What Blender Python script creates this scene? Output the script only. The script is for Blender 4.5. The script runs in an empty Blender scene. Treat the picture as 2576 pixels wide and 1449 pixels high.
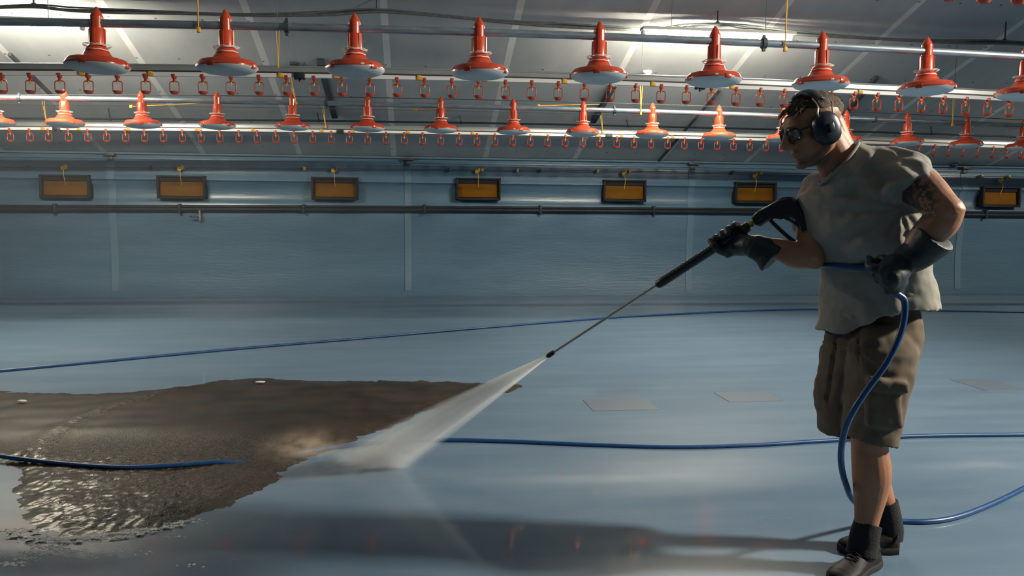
import bpy, bmesh, math, random
from mathutils import Vector, Matrix, noise
random.seed(7)
V = Vector
scene = bpy.context.scene
COL = scene.collection

# ------------------------------------------------------------------ camera
FPX, CX, CY, CAMH = 2050.0, 1288.0, 724.5, 1.22
PSI, PIT, RHO = math.radians(6.87), math.atan(194/2050), .0084
Fw = V((math.sin(PSI)*math.cos(PIT), math.cos(PSI)*math.cos(PIT), -math.sin(PIT)))
R0 = V((math.cos(PSI), -math.sin(PSI), 0)); U0 = R0.cross(Fw)
Rt = R0*math.cos(RHO) + U0*math.sin(RHO); Up = U0*math.cos(RHO) - R0*math.sin(RHO)
CAM = V((0, 0, CAMH))
cam_data = bpy.data.cameras.new('camera'); cam = bpy.data.objects.new('camera', cam_data)
COL.objects.link(cam); scene.camera = cam
cam_data.sensor_width = 36; cam_data.lens = 36*FPX/2576; cam_data.clip_start = .05; cam_data.clip_end = 200
m = Matrix((Rt, Up, -Fw)).transposed().to_4x4(); m.translation = CAM; cam.matrix_world = m

def ray(x, y): return Fw + Rt*((x-CX)/FPX) - Up*((y-CY)/FPX)
def onY(x, y, Y): d = ray(x, y); return CAM + d*(Y/d.y)             # point on the vertical plane at depth Y
def onZ(x, y, z=0.0): d = ray(x, y); return CAM + d*((z-CAMH)/d.z)  # point on a level plane

# ------------------------------------------------------------------ light and exposure
world = bpy.data.worlds.new('world'); scene.world = world; world.use_nodes = True
world.node_tree.nodes['Background'].inputs[0].default_value = (.05, .08, .12, 1)
world.node_tree.nodes['Background'].inputs[1].default_value = .3
vs = scene.view_settings
vs.view_transform = 'Standard'; vs.look = 'None'; vs.gamma = 1; vs.use_curve_mapping = False
vs.exposure = -0.18
scene.cycles.max_bounces = 9; scene.cycles.diffuse_bounces = 4; scene.cycles.glossy_bounces = 3
scene.cycles.transmission_bounces = 4; scene.cycles.volume_bounces = 7; scene.cycles.transparent_max_bounces = 12
scene.cycles.sample_clamp_indirect = 6; scene.cycles.caustics_reflective = False; scene.cycles.caustics_refractive = False
LAMP_POWER = 560.0          # emission strength of every tube in the far lamp row
FLOOD = bpy.data.lights.new('flood_lamp', 'AREA'); FLOOD.shape = 'RECTANGLE'; FLOOD.size, FLOOD.size_y = .55, .40
FLOOD.energy = 400; FLOOD.color = (1.0, .92, .76); FLOOD.spread = math.radians(125)
FLOOD_AT, FLOOD_TO = V((7.0, 1.6, 3.75)), V((1.2, 3.1, .6))
flood = bpy.data.objects.new('flood_lamp', FLOOD); COL.objects.link(flood); flood.location = FLOOD_AT
flood.rotation_euler = (FLOOD_TO-FLOOD_AT).to_track_quat('-Z', 'Y').to_euler()
LAMP_COL = (1.0, .90, .70)

# ------------------------------------------------------------------ materials
def mat(name, col, rough=.5, metal=0.0, var=0.0, vscale=8.0, bump=0.0, bscale=60.0, coat=0.0, spec=.5, stretch=None, trans=0.0):
    M = bpy.data.materials.new(name); M.use_nodes = True
    nt = M.node_tree; b = nt.nodes['Principled BSDF']
    b.inputs['Base Color'].default_value = (*col, 1); b.inputs['Roughness'].default_value = rough
    b.inputs['Metallic'].default_value = metal; b.inputs['Coat Weight'].default_value = coat
    b.inputs['Coat Roughness'].default_value = .12; b.inputs['Specular IOR Level'].default_value = spec
    if trans: b.inputs['Transmission Weight'].default_value = trans
    tc = nt.nodes.new('ShaderNodeTexCoord'); mp = nt.nodes.new('ShaderNodeMapping')
    nt.links.new(tc.outputs['Object'], mp.inputs[0])
    if stretch: mp.inputs['Scale'].default_value = stretch
    if var:
        n = nt.nodes.new('ShaderNodeTexNoise'); n.inputs['Scale'].default_value = vscale; n.inputs['Detail'].default_value = 5
        nt.links.new(mp.outputs[0], n.inputs['Vector'])
        r = nt.nodes.new('ShaderNodeValToRGB')
        r.color_ramp.elements[0].position = .3; r.color_ramp.elements[1].position = .72
        r.color_ramp.elements[0].color = (*[c*(1-var) for c in col], 1); r.color_ramp.elements[1].color = (*[min(1, c*(1+var)) for c in col], 1)
        nt.links.new(n.outputs[0], r.inputs[0]); nt.links.new(r.outputs[0], b.inputs['Base Color'])
    if bump:
        n2 = nt.nodes.new('ShaderNodeTexNoise'); n2.inputs['Scale'].default_value = bscale; n2.inputs['Detail'].default_value = 4
        nt.links.new(mp.outputs[0], n2.inputs['Vector'])
        bp = nt.nodes.new('ShaderNodeBump'); bp.inputs['Strength'].default_value = bump; bp.inputs['Distance'].default_value = .01
        nt.links.new(n2.outputs[0], bp.inputs['Height']); nt.links.new(bp.outputs[0], b.inputs['Normal'])
    return M

class NB:                      # small helper that wires math nodes
    def __init__(s, M): s.nt = M.node_tree; s.b = s.nt.nodes.get('Principled BSDF')
    def n(s, t, **kw):
        x = s.nt.nodes.new(t)
        for k, v in kw.items(): setattr(x, k, v)
        return x
    def inp(s, sock, v):
        if isinstance(v, (int, float)): sock.default_value = v
        elif isinstance(v, tuple): sock.default_value = v
        else: s.nt.links.new(v, sock)
    def math(s, op, a, b=None, c=None, clamp=False):
        x = s.n('ShaderNodeMath', operation=op, use_clamp=clamp)
        s.inp(x.inputs[0], a)
        if b is not None: s.inp(x.inputs[1], b)
        if c is not None: s.inp(x.inputs[2], c)
        return x.outputs[0]
    def mix(s, f, a, b):
        x = s.n('ShaderNodeMix', data_type='RGBA'); s.inp(x.inputs[0], f)
        s.inp(x.inputs[6], a); s.inp(x.inputs[7], b); return x.outputs[2]
    def noise(s, vec, scale, detail=4, rough=.5):
        x = s.n('ShaderNodeTexNoise'); x.inputs['Scale'].default_value = scale; x.inputs['Detail'].default_value = detail
        x.inputs['Roughness'].default_value = rough
        if vec is not None: s.nt.links.new(vec, x.inputs['Vector'])
        return x.outputs[0]
    def smooth(s, v, lo, hi):
        x = s.n('ShaderNodeMapRange', interpolation_type='SMOOTHSTEP'); s.inp(x.inputs[0], v)
        x.inputs[1].default_value = lo; x.inputs[2].default_value = hi; return x.outputs[0]
    def pos(s):
        g = s.n('ShaderNodeTexCoord'); x = s.n('ShaderNodeSeparateXYZ'); s.nt.links.new(g.outputs['Object'], x.inputs[0])
        return g.outputs['Object'], x.outputs[0], x.outputs[1], x.outputs[2]
    def scaled(s, vec, sc):
        x = s.n('ShaderNodeMapping'); x.inputs['Scale'].default_value = sc; s.nt.links.new(vec, x.inputs[0]); return x.outputs[0]

M = {}
M['red'] = mat('feeder red plastic', (.52, .055, .018), .32, var=.12, vscale=14, coat=.3)
M['drip_red'] = mat('drip cup red plastic', (.40, .05, .025), .4)
M['pan_white'] = mat('pan white plastic', (.62, .66, .68), .42, var=.06)
M['wire_white'] = mat('white grille wire', (.75, .74, .70), .4)
M['galv'] = mat('galvanised pipe', (.30, .35, .40), .38, metal=.75, var=.25, vscale=9, stretch=(1, 6, 6))
M['alu'] = mat('aluminium rail', (.42, .44, .45), .35, metal=.6, var=.08)
M['pvc'] = mat('white plastic pipe', (.74, .75, .74), .35)
M['black'] = mat('black plastic', (.018, .020, .024), .45)
M['gunblack'] = mat('gun black plastic', (.012, .014, .018), .42, bump=.1, bscale=200)
M['darkmetal'] = mat('dark metal', (.06, .07, .085), .5, metal=.3, var=.2)
M['cable'] = mat('cable sheath', (.10, .11, .11), .6, var=.25, vscale=20)
M['yellow'] = mat('yellow nylon rope', (.72, .42, .04), .55)
M['yclip'] = mat('yellow clip', (.70, .36, .02), .45)
M['brass'] = mat('brass', (.50, .28, .08), .35, metal=.8)
M['steel'] = mat('steel tube', (.62, .58, .50), .25, metal=1.0)
M['amber'] = mat('amber flap', (.150, .062, .002), .65, var=.15, vscale=6, spec=.15)
M['inletframe'] = mat('inlet frame', (.016, .016, .022), .65, spec=.2)
M['pipewall'] = mat('dark wall pipe', (.014, .020, .030), .5, var=.2, spec=.25)
M['hose'] = mat('blue rubber hose', (.008, .060, .19), .4, var=.2, vscale=30, coat=.1)
M['skin'] = mat('skin', (.36, .165, .09), .5, var=.10, vscale=26, bump=.07, bscale=160)
M['hair'] = mat('brown hair', (.10, .055, .028), .6, var=.45, vscale=60, bump=.7, bscale=170, stretch=(1, 3, 3))
M['shirt'] = mat('grey cotton', (.285, .27, .24), .9, var=.07, vscale=40, bump=.10, bscale=420)
M['shorts'] = mat('brown canvas', (.125, .094, .066), .9, var=.15, vscale=22, bump=.10, bscale=400)
M['glove'] = mat('dark teal rubber', (.005, .017, .024), .55, bump=.12, bscale=70, var=.2)
M['sock'] = mat('black sock', (.010, .012, .016), .9, bump=.4, bscale=220)
M['shoe'] = mat('dark shoe leather', (.012, .010, .010), .6, var=.3, bump=.1, spec=.25)
M['sole'] = mat('shoe rubber sole', (.012, .012, .012), .7)
M['muff'] = mat('navy ear cup', (.010, .018, .040), .33)
M['frame'] = mat('black spectacle frame', (.01, .01, .012), .3)
M['eye'] = mat('eye white', (.5, .48, .46), .2)
M['foam'] = mat('water foam', (.85, .85, .82), .35, bump=.6, bscale=120)
M['white'] = mat('white painted housing', (.7, .7, .68), .5)
M['patch'] = mat('floor repair patch', (.135, .175, .235), .4, coat=.2)
# lens glass
g = bpy.data.materials.new('lens glass'); g.use_nodes = True; nb = NB(g); o_ = g.node_tree.nodes['Material Output']; g.node_tree.nodes.remove(nb.b)
tr = nb.n('ShaderNodeBsdfTransparent'); tr.inputs[0].default_value = (.80, .86, .92, 1); gs = nb.n('ShaderNodeBsdfGlossy'); gs.inputs['Roughness'].default_value = .05; mx = nb.n('ShaderNodeMixShader'); mx.inputs[0].default_value = .07
g.node_tree.links.new(tr.outputs[0], mx.inputs[1]); g.node_tree.links.new(gs.outputs[0], mx.inputs[2]); g.node_tree.links.new(mx.outputs[0], o_.inputs[0]); M['lens'] = g
# lamp tubes
def emit(name, col, strength):
    e = bpy.data.materials.new(name); e.use_nodes = True; b = e.node_tree.nodes['Principled BSDF']
    b.inputs['Base Color'].default_value = (.8, .8, .8, 1); b.inputs['Emission Color'].default_value = (*col, 1)
    b.inputs['Emission Strength'].default_value = strength; return e
M['tube'] = emit('lit tube', LAMP_COL, LAMP_POWER)
# skin with a tattooed upper arm is added once the arm is placed (see the person)

# floor: blue-grey coated screed, wet
fl = mat('wet blue floor', (.24, .33, .40), .35); nb = NB(fl); P, px, py, pz = nb.pos()
stre = nb.scaled(P, (.6, 3.0, 1)); n1 = nb.noise(stre, 1.4, 6, .6); n2 = nb.noise(P, .5, 3)
c = nb.mix(nb.smooth(n1, .35, .7), (.125, .198, .290, 1), (.158, .232, .322, 1))
stain = nb.math('MULTIPLY', nb.smooth(nb.noise(nb.scaled(P, (.9, 5, 1)), 1.9, 7, .65), .56, .74), nb.math('MULTIPLY', nb.smooth(px, .3, .9), nb.math('SUBTRACT', 1.0, nb.smooth(py, 5.6, 7.2))))
stain = nb.math('MULTIPLY', stain, nb.smooth(py, 4.4, 5.0))
c = nb.mix(nb.math('MULTIPLY', stain, .55), c, (.12, .15, .18, 1))
nt = fl.node_tree; nt.links.new(c, nb.b.inputs['Base Color'])
nb.b.inputs['Specular IOR Level'].default_value = .22
wet = nb.math('SUBTRACT', 1.0, nb.smooth(py, 3.2, 7.5))
nb.inp(nb.b.inputs['Roughness'], nb.math('ADD', .36, nb.math('MULTIPLY', n2, .12)))
nb.inp(nb.b.inputs['Coat Weight'], nb.math('ADD', .16, nb.math('MULTIPLY', wet, .5)))
nb.b.inputs['Coat Roughness'].default_value = .03; nb.b.inputs['Coat IOR'].default_value = 1.33
rip = nb.noise(nb.scaled(P, (1.0, 1.4, 1)), 48, 3, .55); big = nb.noise(P, 5, 2)
rmask = nb.math('MULTIPLY', nb.smooth(nb.noise(P, 1.1, 2), .5, .68), .25)
for rx_, ry_, rr_ in ((1530, 1318, .34), (2440, 1262, .40), (130, 1400, .45), (1950, 1300, .30), (560, 1440, .35)):
    q = onZ(rx_, ry_); dx = nb.math('SUBTRACT', px, q.x); dy = nb.math('MULTIPLY', nb.math('SUBTRACT', py, q.y), 1.8)
    rmask = nb.math('MAXIMUM', rmask, nb.math('SUBTRACT', 1.0, nb.smooth(nb.math('SQRT', nb.math('ADD', nb.math('MULTIPLY', dx, dx), nb.math('MULTIPLY', dy, dy))), rr_*.3, rr_)))
bp = nb.n('ShaderNodeBump'); bp.inputs['Distance'].default_value = .004
nb.inp(bp.inputs['Strength'], nb.math('ADD', .02, nb.math('MULTIPLY', rmask, .8)))
nb.inp(bp.inputs['Height'], nb.math('ADD', rip, nb.math('MULTIPLY', big, .5))); nt.links.new(bp.outputs[0], nb.b.inputs['Coat Normal'])
M['floor'] = fl
# wall: blue-grey coated, wet streaks
wl = mat('blue wall', (.20, .30, .38), .36); nb = NB(wl); P, px, py, pz = nb.pos()
n1 = nb.noise(nb.scaled(P, (.5, 1, 3)), 2.2, 6, .6)
c = nb.mix(nb.smooth(n1, .3, .72), (.072, .142, .222, 1), (.092, .168, .250, 1))
dirt = nb.math('MULTIPLY', nb.math('SUBTRACT', 1.0, nb.smooth(nb.math('ADD', pz, nb.math('MULTIPLY', nb.noise(P, 3, 5), .05)), .035, .06)), .55)
c = nb.mix(dirt, c, (.07, .10, .13, 1)); wl.node_tree.links.new(c, nb.b.inputs['Base Color'])
bp = nb.n('ShaderNodeBump'); bp.inputs['Strength'].default_value = .35; bp.inputs['Distance'].default_value = .01
wl.node_tree.links.new(nb.noise(nb.scaled(P, (.8, 1, 6)), 7, 4), bp.inputs['Height']); wl.node_tree.links.new(bp.outputs[0], nb.b.inputs['Normal'])
nb.b.inputs['Coat Weight'].default_value = .3; nb.b.inputs['Coat Roughness'].default_value = .2
M['wall'] = wl
M['strip'] = mat('wall joint cover', (.110, .188, .268), .45)
# ceiling: pale panels with lighter joint tapes and rows of dark screw heads
SEAM0, SEAMP = -1.535, 1.262
ce = mat('ceiling panel', (.46, .48, .48), .6); nb = NB(ce); P, px, py, pz = nb.pos()
fr = nb.math('FRACT', nb.math('DIVIDE', nb.math('ADD', px, 100*SEAMP - SEAM0 + SEAMP/2), SEAMP))
ds = nb.math('ABSOLUTE', nb.math('SUBTRACT', fr, .5))
tape = nb.math('LESS_THAN', ds, .034/SEAMP)
n1 = nb.noise(nb.scaled(P, (2.2, .7, .7)), 1.3, 6, .6)
c = nb.mix(nb.smooth(n1, .3, .7), (.36, .395, .42, 1), (.43, .455, .47, 1))
c = nb.mix(tape, c, (.66, .67, .66, 1))
fx = nb.math('SUBTRACT', nb.math('FRACT', nb.math('DIVIDE', nb.math('ADD', px, 100*SEAMP - SEAM0 + .24), .4207)), .5)
fy = nb.math('SUBTRACT', nb.math('FRACT', nb.math('DIVIDE', nb.math('ADD', py, 40.2), .75)), .5)
dd = nb.math('SQRT', nb.math('ADD', nb.math('POWER', nb.math('MULTIPLY', fx, .4207), 2.0), nb.math('POWER', nb.math('MULTIPLY', fy, .75), 2.0)))
c = nb.mix(nb.math('MULTIPLY', nb.math('LESS_THAN', dd, .013), .8), c, (.05, .05, .05, 1))
ce.node_tree.links.new(c, nb.b.inputs['Base Color']); M['ceiling'] = ce
# wet manure litter
dm = mat('wet brown litter', (.05, .03, .018), .38); nb = NB(dm); P, px, py, pz = nb.pos()
n1 = nb.noise(P, 3.0, 6, .65)
c = nb.mix(nb.smooth(n1, .3, .7), (.022, .016, .012, 1), (.052, .036, .025, 1))
low = nb.math('SUBTRACT', 1.0, nb.smooth(py, 3.9, 4.6)); gr = nb.noise(nb.scaled(P, (1, 1.5, 1)), 95, 2, .6)
c = nb.mix(nb.math('MULTIPLY', nb.smooth(gr, .54, .70), nb.math('MULTIPLY', low, .7)), c, (.17, .135, .105, 1)); c = nb.mix(nb.math('MULTIPLY', nb.math('SUBTRACT', 1.0, nb.smooth(gr, .30, .46)), nb.math('MULTIPLY', low, .75)), c, (.010, .008, .006, 1))
dm.node_tree.links.new(c, nb.b.inputs['Base Color'])
bp = nb.n('ShaderNodeBump'); bp.inputs['Distance'].default_value = .012
nb.inp(bp.inputs['Strength'], nb.math('ADD', .12, nb.math('MULTIPLY', nb.math('SUBTRACT', 1.0, nb.smooth(py, 4.0, 4.7)), .9)))
dm.node_tree.links.new(nb.noise(nb.scaled(P, (1, 1.5, 1)), 105, 2, .6), bp.inputs['Height']); dm.node_tree.links.new(bp.outputs[0], nb.b.inputs['Normal'])
nb.inp(nb.b.inputs['Coat Weight'], nb.math('SUBTRACT', .32, nb.math('MULTIPLY', nb.smooth(py, 3.9, 4.7), .22))); nb.b.inputs['Specular IOR Level'].default_value = .2; nb.b.inputs['Coat Roughness'].default_value = .2; nb.b.inputs['Coat IOR'].default_value = 1.33
M['litter'] = dm

# ------------------------------------------------------------------ mesh helpers
def basis(d):
    d = d.normalized(); a = V((0, 0, 1)) if abs(d.z) < .9 else V((1, 0, 0))
    u = d.cross(a).normalized(); return u, d.cross(u).normalized()
def skin_rings(bm, rings, cap=True, closed=True):
    vs_ = [[bm.verts.new(p) for p in r] for r in rings]; n = len(rings[0])
    for a, b in zip(vs_, vs_[1:]):
        for i in range(n if closed else n-1):
            j = (i+1) % n; bm.faces.new((a[i], a[j], b[j], b[i]))
    if cap:
        bm.faces.new(vs_[0][::-1]); bm.faces.new(vs_[-1])
    return vs_
def ring(c, ux, uy, rx, ry, n=20, e=2.0):
    out = []
    for i in range(n):
        t = 2*math.pi*i/n; ct, st = math.cos(t), math.sin(t)
        k = 1 if e == 2 else 1/((abs(ct)**e + abs(st)**e)**(1/e))
        out.append(c + ux*(ct*rx*k) + uy*(st*ry*k))
    return out
def spline(pts, sub=6):        # Catmull-Rom through vectors or tuples with trailing radii
    if len(pts) < 3: return [V(p) for p in pts]
    P = [V(p) for p in pts]; P = [P[0]*2-P[1]] + P + [P[-1]*2-P[-2]]; out = []
    for i in range(1, len(P)-2):
        a, b, c, d = P[i-1:i+3]
        for k in range(sub):
            t = k/sub; out.append(.5*((2*b) + (c-a)*t + (2*a-5*b+4*c-d)*t*t + (3*b-a-3*c+d)*t**3))
    out.append(P[-2]); return out
def tube(bm, pts, r, n=10, cap=True, flat=1.0):
    """tube along pts; r is one radius or one per point"""
    pts = [V(p) for p in pts]; N = len(pts); rs = r if hasattr(r, '__len__') else [r]*N
    u = None; rings = []
    for i in range(N):
        d = (pts[min(i+1, N-1)]-pts[max(i-1, 0)]).normalized()
        if u is None: u, w = basis(d)
        else:
            u = (u - d*u.dot(d)).normalized(); w = d.cross(u)
        rings.append(ring(pts[i], u, w, rs[i], rs[i]*flat, n))
    skin_rings(bm, rings, cap)
def limb(bm, pr, n=14, sub=5):
    """organic limb: list of (point, radius)"""
    s = spline([(*p, r) for p, r in [(tuple(p), r) for p, r in pr]] and [V((p[0], p[1], p[2], r)) for p, r in pr], sub)
    pts = [V(q[:3]) for q in s]; rs = [max(.001, q[3]) for q in s]
    d0 = (pts[0]-pts[1]).normalized(); d1 = (pts[-1]-pts[-2]).normalized()
    P = [pts[0]+d0*rs[0]*.9, pts[0]+d0*rs[0]*.6] + pts + [pts[-1]+d1*rs[-1]*.6, pts[-1]+d1*rs[-1]*.9]
    R = [rs[0]*.35, rs[0]*.8] + rs + [rs[-1]*.8, rs[-1]*.35]
    tube(bm, P, R, n)
def lathe(bm, prof, c=V((0, 0, 0)), n=24, axis=None, cap=False):
    ux, uy, ax = V((1, 0, 0)), V((0, 1, 0)), V((0, 0, 1))
    if axis is not None: ax = axis.normalized(); ux, uy = basis(ax)
    skin_rings(bm, [ring(c + ax*z, ux, uy, max(r, 1e-4), max(r, 1e-4), n) for r, z in prof], cap)
def box(bm, c, sx, sy, sz, ux=V((1, 0, 0)), uy=V((0, 1, 0)), uz=V((0, 0, 1)), bev=0.0):
    vs_ = [bm.verts.new(c + ux*(a*sx/2) + uy*(b*sy/2) + uz*(d*sz/2)) for a in (-1, 1) for b in (-1, 1) for d in (-1, 1)]
    fs = [bm.faces.new([vs_[i] for i in f]) for f in ((0, 1, 3, 2), (4, 6, 7, 5), (0, 4, 5, 1), (2, 3, 7, 6), (0, 2, 6, 4), (1, 5, 7, 3))]
    if bev:
        es = list({e for f in fs for e in f.edges}); bmesh.ops.bevel(bm, geom=es, offset=bev, segments=2, affect='EDGES', profile=.5)
def ell(bm, c, rx, ry, rz, ux=V((1, 0, 0)), uy=V((0, 1, 0)), uz=V((0, 0, 1)), n=20, k=12):
    rings = []
    for i in range(k+1):
        t = -math.pi/2 + math.pi*i/k; q = max(math.cos(t), .02)
        rings.append(ring(c + uz*(math.sin(t)*rz), ux, uy, rx*q, ry*q, n))
    skin_rings(bm, rings, True)
def mesh_of(bm, name, smooth=True, angle=None):
    bmesh.ops.recalc_face_normals(bm, faces=bm.faces[:])
    me = bpy.data.meshes.new(name); bm.to_mesh(me); bm.free()
    for p in me.polygons: p.use_smooth = smooth
    if smooth and angle is not None:
        try: me.set_sharp_from_angle(angle=math.radians(angle))
        except Exception: pass
    return me
def obj(name, bm, material, parent=None, smooth=True, angle=40):
    me = bm if isinstance(bm, bpy.types.Mesh) else mesh_of(bm, name, smooth, angle)
    if material is not None and not me.materials: me.materials.append(material)
    o = bpy.data.objects.new(name, me); COL.objects.link(o)
    if parent is not None: o.parent = parent
    return o
def tag(o, label=None, cat=None, group=None, kind=None):
    if label: o['label'] = label
    if cat: o['category'] = cat
    if group: o['group'] = group
    if kind: o['kind'] = kind
    return o
def thing(name, label, cat, loc=(0, 0, 0), group=None):
    o = bpy.data.objects.new(name, None); o.empty_display_size = .05; COL.objects.link(o); o.location = loc
    return tag(o, label, cat, group)
def dup(root, loc):
    r = root.copy(); COL.objects.link(r); r.location = loc
    for ch in list(root.children):
        c = ch.copy(); COL.objects.link(c); c.parent = r
        for g in list(ch.children):
            d = g.copy(); COL.objects.link(d); d.parent = c
    return r
def struct(name, bm, material, smooth=False):
    return tag(obj(name, bm, material, None, smooth), kind='structure')
def remesh(bm, voxel, smooth_it=4, name='m'):
    me = mesh_of(bm, name); o = bpy.data.objects.new(name, me); COL.objects.link(o)
    r = o.modifiers.new('r', 'REMESH'); r.mode = 'VOXEL'; r.voxel_size = voxel; r.use_smooth_shade = True
    if smooth_it:
        s = o.modifiers.new('s', 'SMOOTH'); s.iterations = smooth_it; s.factor = .5
    dg = bpy.context.evaluated_depsgraph_get(); dg.update()
    out = bpy.data.meshes.new_from_object(o.evaluated_get(dg))
    bpy.data.objects.remove(o); bpy.data.meshes.remove(me)
    for p in out.polygons: p.use_smooth = True
    return out
def displace(me, fn):
    me.update(); nr = [v.normal.copy() for v in me.vertices]
    for v, nn in zip(me.vertices, nr): v.co += nn*fn(v.co, nn)
    me.update()
def NZ(p, s=1.0): return noise.noise(V(p)*s)
ORD = ['first', 'second', 'third', 'fourth', 'fifth', 'sixth', 'seventh', 'eighth', 'ninth', 'tenth', 'eleventh', 'twelfth', 'thirteenth', 'fourteenth', 'fifteenth', 'sixteenth']

# ------------------------------------------------------------------ the shed
YW, EAVE, SL = 11.457, 1.945, math.tan(math.radians(17.6))
RIDGE, XL, XR = 1.0, -14.0, 24.0
YN = 2*RIDGE - YW
def ceil_z(Y): return EAVE + (YW - Y)*SL if Y >= RIDGE else EAVE + (Y - YN)*SL
def on_ceil(x, y):
    d = ray(x, y); t = (EAVE - CAMH + SL*YW)/(d.z + SL*d.y); return CAM + d*t
bm = bmesh.new(); box(bm, V(((XL+XR)/2, (YW+YN)/2, -.1)), XR-XL+.4, YW-YN+.4, .2); struct('floor', bm, M['floor'])
for ya, yb in ((RIDGE, YW+.2), (YN-.2, RIDGE)):         # two slopes, 12 cm thick
    zz_ = [EAVE + (YW-y_)*SL if yb > RIDGE else EAVE + (y_-YN)*SL for y_ in (ya, yb)]
    bm = bmesh.new(); skin_rings(bm, [[V((x, ya, zz_[0])), V((x, yb, zz_[1])), V((x, yb, zz_[1]+.12)), V((x, ya, zz_[0]+.12))] for x in (XL-.2, XR+.2)]); struct('ceiling', bm, M['ceiling'])
bm = bmesh.new()                                     # back wall: an upper face leaning into the shed, a recess, then the main panel
prof = [(-.005, EAVE+.02), (-.035, 1.875), (-.035, 1.862), (-.015, 1.852), (-.035, 1.70), (-.072, 1.605), (-.068, 1.592), (-.03, 1.565), (.0, 1.50), (.012, 1.42), (.0, 1.34), (-.03, 1.285), (-.035, 1.15), (-.018, .98), (-.004, .80), (0, .62), (-.004, .44), (-.016, .27), (-.036, .10), (-.045, 0), (-.045, -.05)]
def densify(pr, k=3):
    s = spline([V((a, b, 0)) for a, b in pr], k); return [(q.x, q.y) for q in s]
prof = densify(prof)
rings = [[V((x, YW+a, b)) for a, b in prof] + [V((x, YW+.2, b)) for b in (-.05, EAVE+.02)] for x in (XL, XR)]
skin_rings(bm, rings); struct('wall_back', bm, M['wall'], True)
bm = bmesh.new(); box(bm, V(((XL+XR)/2, YN-.1, EAVE/2)), XR-XL, .2, EAVE+.1); struct('wall_front', bm, M['wall'])
for nm, x in (('wall_left', XL-.1), ('wall_right', XR+.1)):
    bm = bmesh.new()
    gp = [(YN-.2, -.05), (YW+.2, -.05), (YW+.2, EAVE-.05), (RIDGE, ceil_z(RIDGE)), (YN-.2, EAVE-.05)]
    skin_rings(bm, [[V((x+s*.1, a, b)) for a, b in gp] for s in (-1, 1)]); struct(nm, bm, M['wall'])
def wall_y(z):
    for (a, b), (c, d) in zip(prof, prof[1:]):
        if min(b, d) <= z <= max(b, d): return YW + a + (c-a)*((z-b)/(d-b) if d != b else 0)
    return YW
# eave moulding and the vertical covers over the wall joints
bm = bmesh.new(); tube(bm, [V((XL, YW-.05, 1.935)), V((XR, YW-.05, 1.935))], .014, 8); struct('trim_1', bm, M['strip'], True)
for k, cxp in enumerate((288, 1027, 1734, 2412)):
    X = onY(cxp, 600, YW).x
    bm = bmesh.new()
    zs = [q for q in prof if -.001 < q[1]-.07 and q[1] < 1.86]
    skin_rings(bm, [[V((X-.047, YW+a-.010, b)), V((X+.047, YW+a-.010, b)), V((X+.047, YW+a+.012, b)), V((X-.047, YW+a+.012, b))] for a, b in zs])
    o = struct('trim_%d' % (k+2), bm, M['strip'], True)
    bm = bmesh.new(); box(bm, V((X, YW-.07, 1.915)), .15, .10, .035, bev=.006); box(bm, V((X, YW-.04, 1.875)), .07, .05, .08, bev=.004)
    obj('bracket', bm, M['darkmetal'], o)

# ------------------------------------------------------------------ pipes on gentle bows
def quad(pts):                                       # z(X) through three points
    (x0, z0), (x1, z1), (x2, z2) = pts
    return lambda x: z0*(x-x1)*(x-x2)/((x0-x1)*(x0-x2)) + z1*(x-x0)*(x-x2)/((x1-x0)*(x1-x2)) + z2*(x-x0)*(x-x1)/((x2-x0)*(x2-x1))
def line(Y, pix):
    pts = [onY(x, y, Y) for x, y in pix]; q = quad([(p.x, p.z) for p in pts])
    x0, x1 = pts[0].x, pts[-1].x; e0, e1 = q(x0), q(x1)
    return lambda x: q(x) if x0 <= x <= x1 else (e0 if x < x0 else e1)
Y1, Y2, YD1, YD2, YD0 = 4.8, 8.15, 6.6, 9.95, 3.8
zf1 = line(Y1, ((0, 55), (1340, 85.5), (2576, 143)))
zf2 = line(Y2, ((0, 246), (1340, 272), (2576, 316)))
zd1 = line(YD1, ((0, 184), (1340, 203), (2576, 252)))
zd2 = line(YD2, ((0, 323), (1340, 338), (2576, 371)))
def hpipe(bm, zf, Y, r, x0=-11, x1=15, dz=0, n=12, step=.4, flat=1.0, dy=0):
    N = int((x1-x0)/step); xs = [x0+(x1-x0)*i/N for i in range(N+1)]
    tube(bm, [V((x, Y+dy, zf(x)+dz)) for x in xs], r, n, True, flat)
def hbar(bm, zf, Y, w, h, x0=-11, x1=15, dz=0, dy=0, step=.4):
    N = int((x1-x0)/step); xs = [x0+(x1-x0)*i/N for i in range(N+1)]
    skin_rings(bm, [[V((x, Y+dy+a*w/2, zf(x)+dz+b*h/2)) for a, b in ((-1, -1), (1, -1), (1, 1), (-1, 1))] for x in xs])

for nm, zf, Y, lab, cps in (('near', zf1, Y1, 'long galvanised feed pipe carrying the nearer row of large red feeders', (722, 1922)),
                            ('far', zf2, Y2, 'long galvanised feed pipe carrying the farther row of smaller looking red feeders', (50, 822, 1546, 2202))):
    t = thing('feed_pipe', lab, 'pipe', (0, 0, 0))
    bm = bmesh.new(); hpipe(bm, zf, Y, .0225 if nm == 'near' else .024); obj('pipe', bm, M['galv'], t)
    for cp in cps:
        X = onY(cp, 100 if nm == 'near' else 270, Y).x; bm = bmesh.new(); c = V((X, Y, zf(X)))
        lathe(bm, [(.0, -.012), (.034, -.012), (.034, .012), (.0, .012)], c, 14, V((1, 0, 0)))
        box(bm, c+V((0, 0, .037)), .016, .02, .022); box(bm, c+V((0, 0, -.037)), .016, .02, .022)
        obj('coupling', bm, M['darkmetal'], t)

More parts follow.
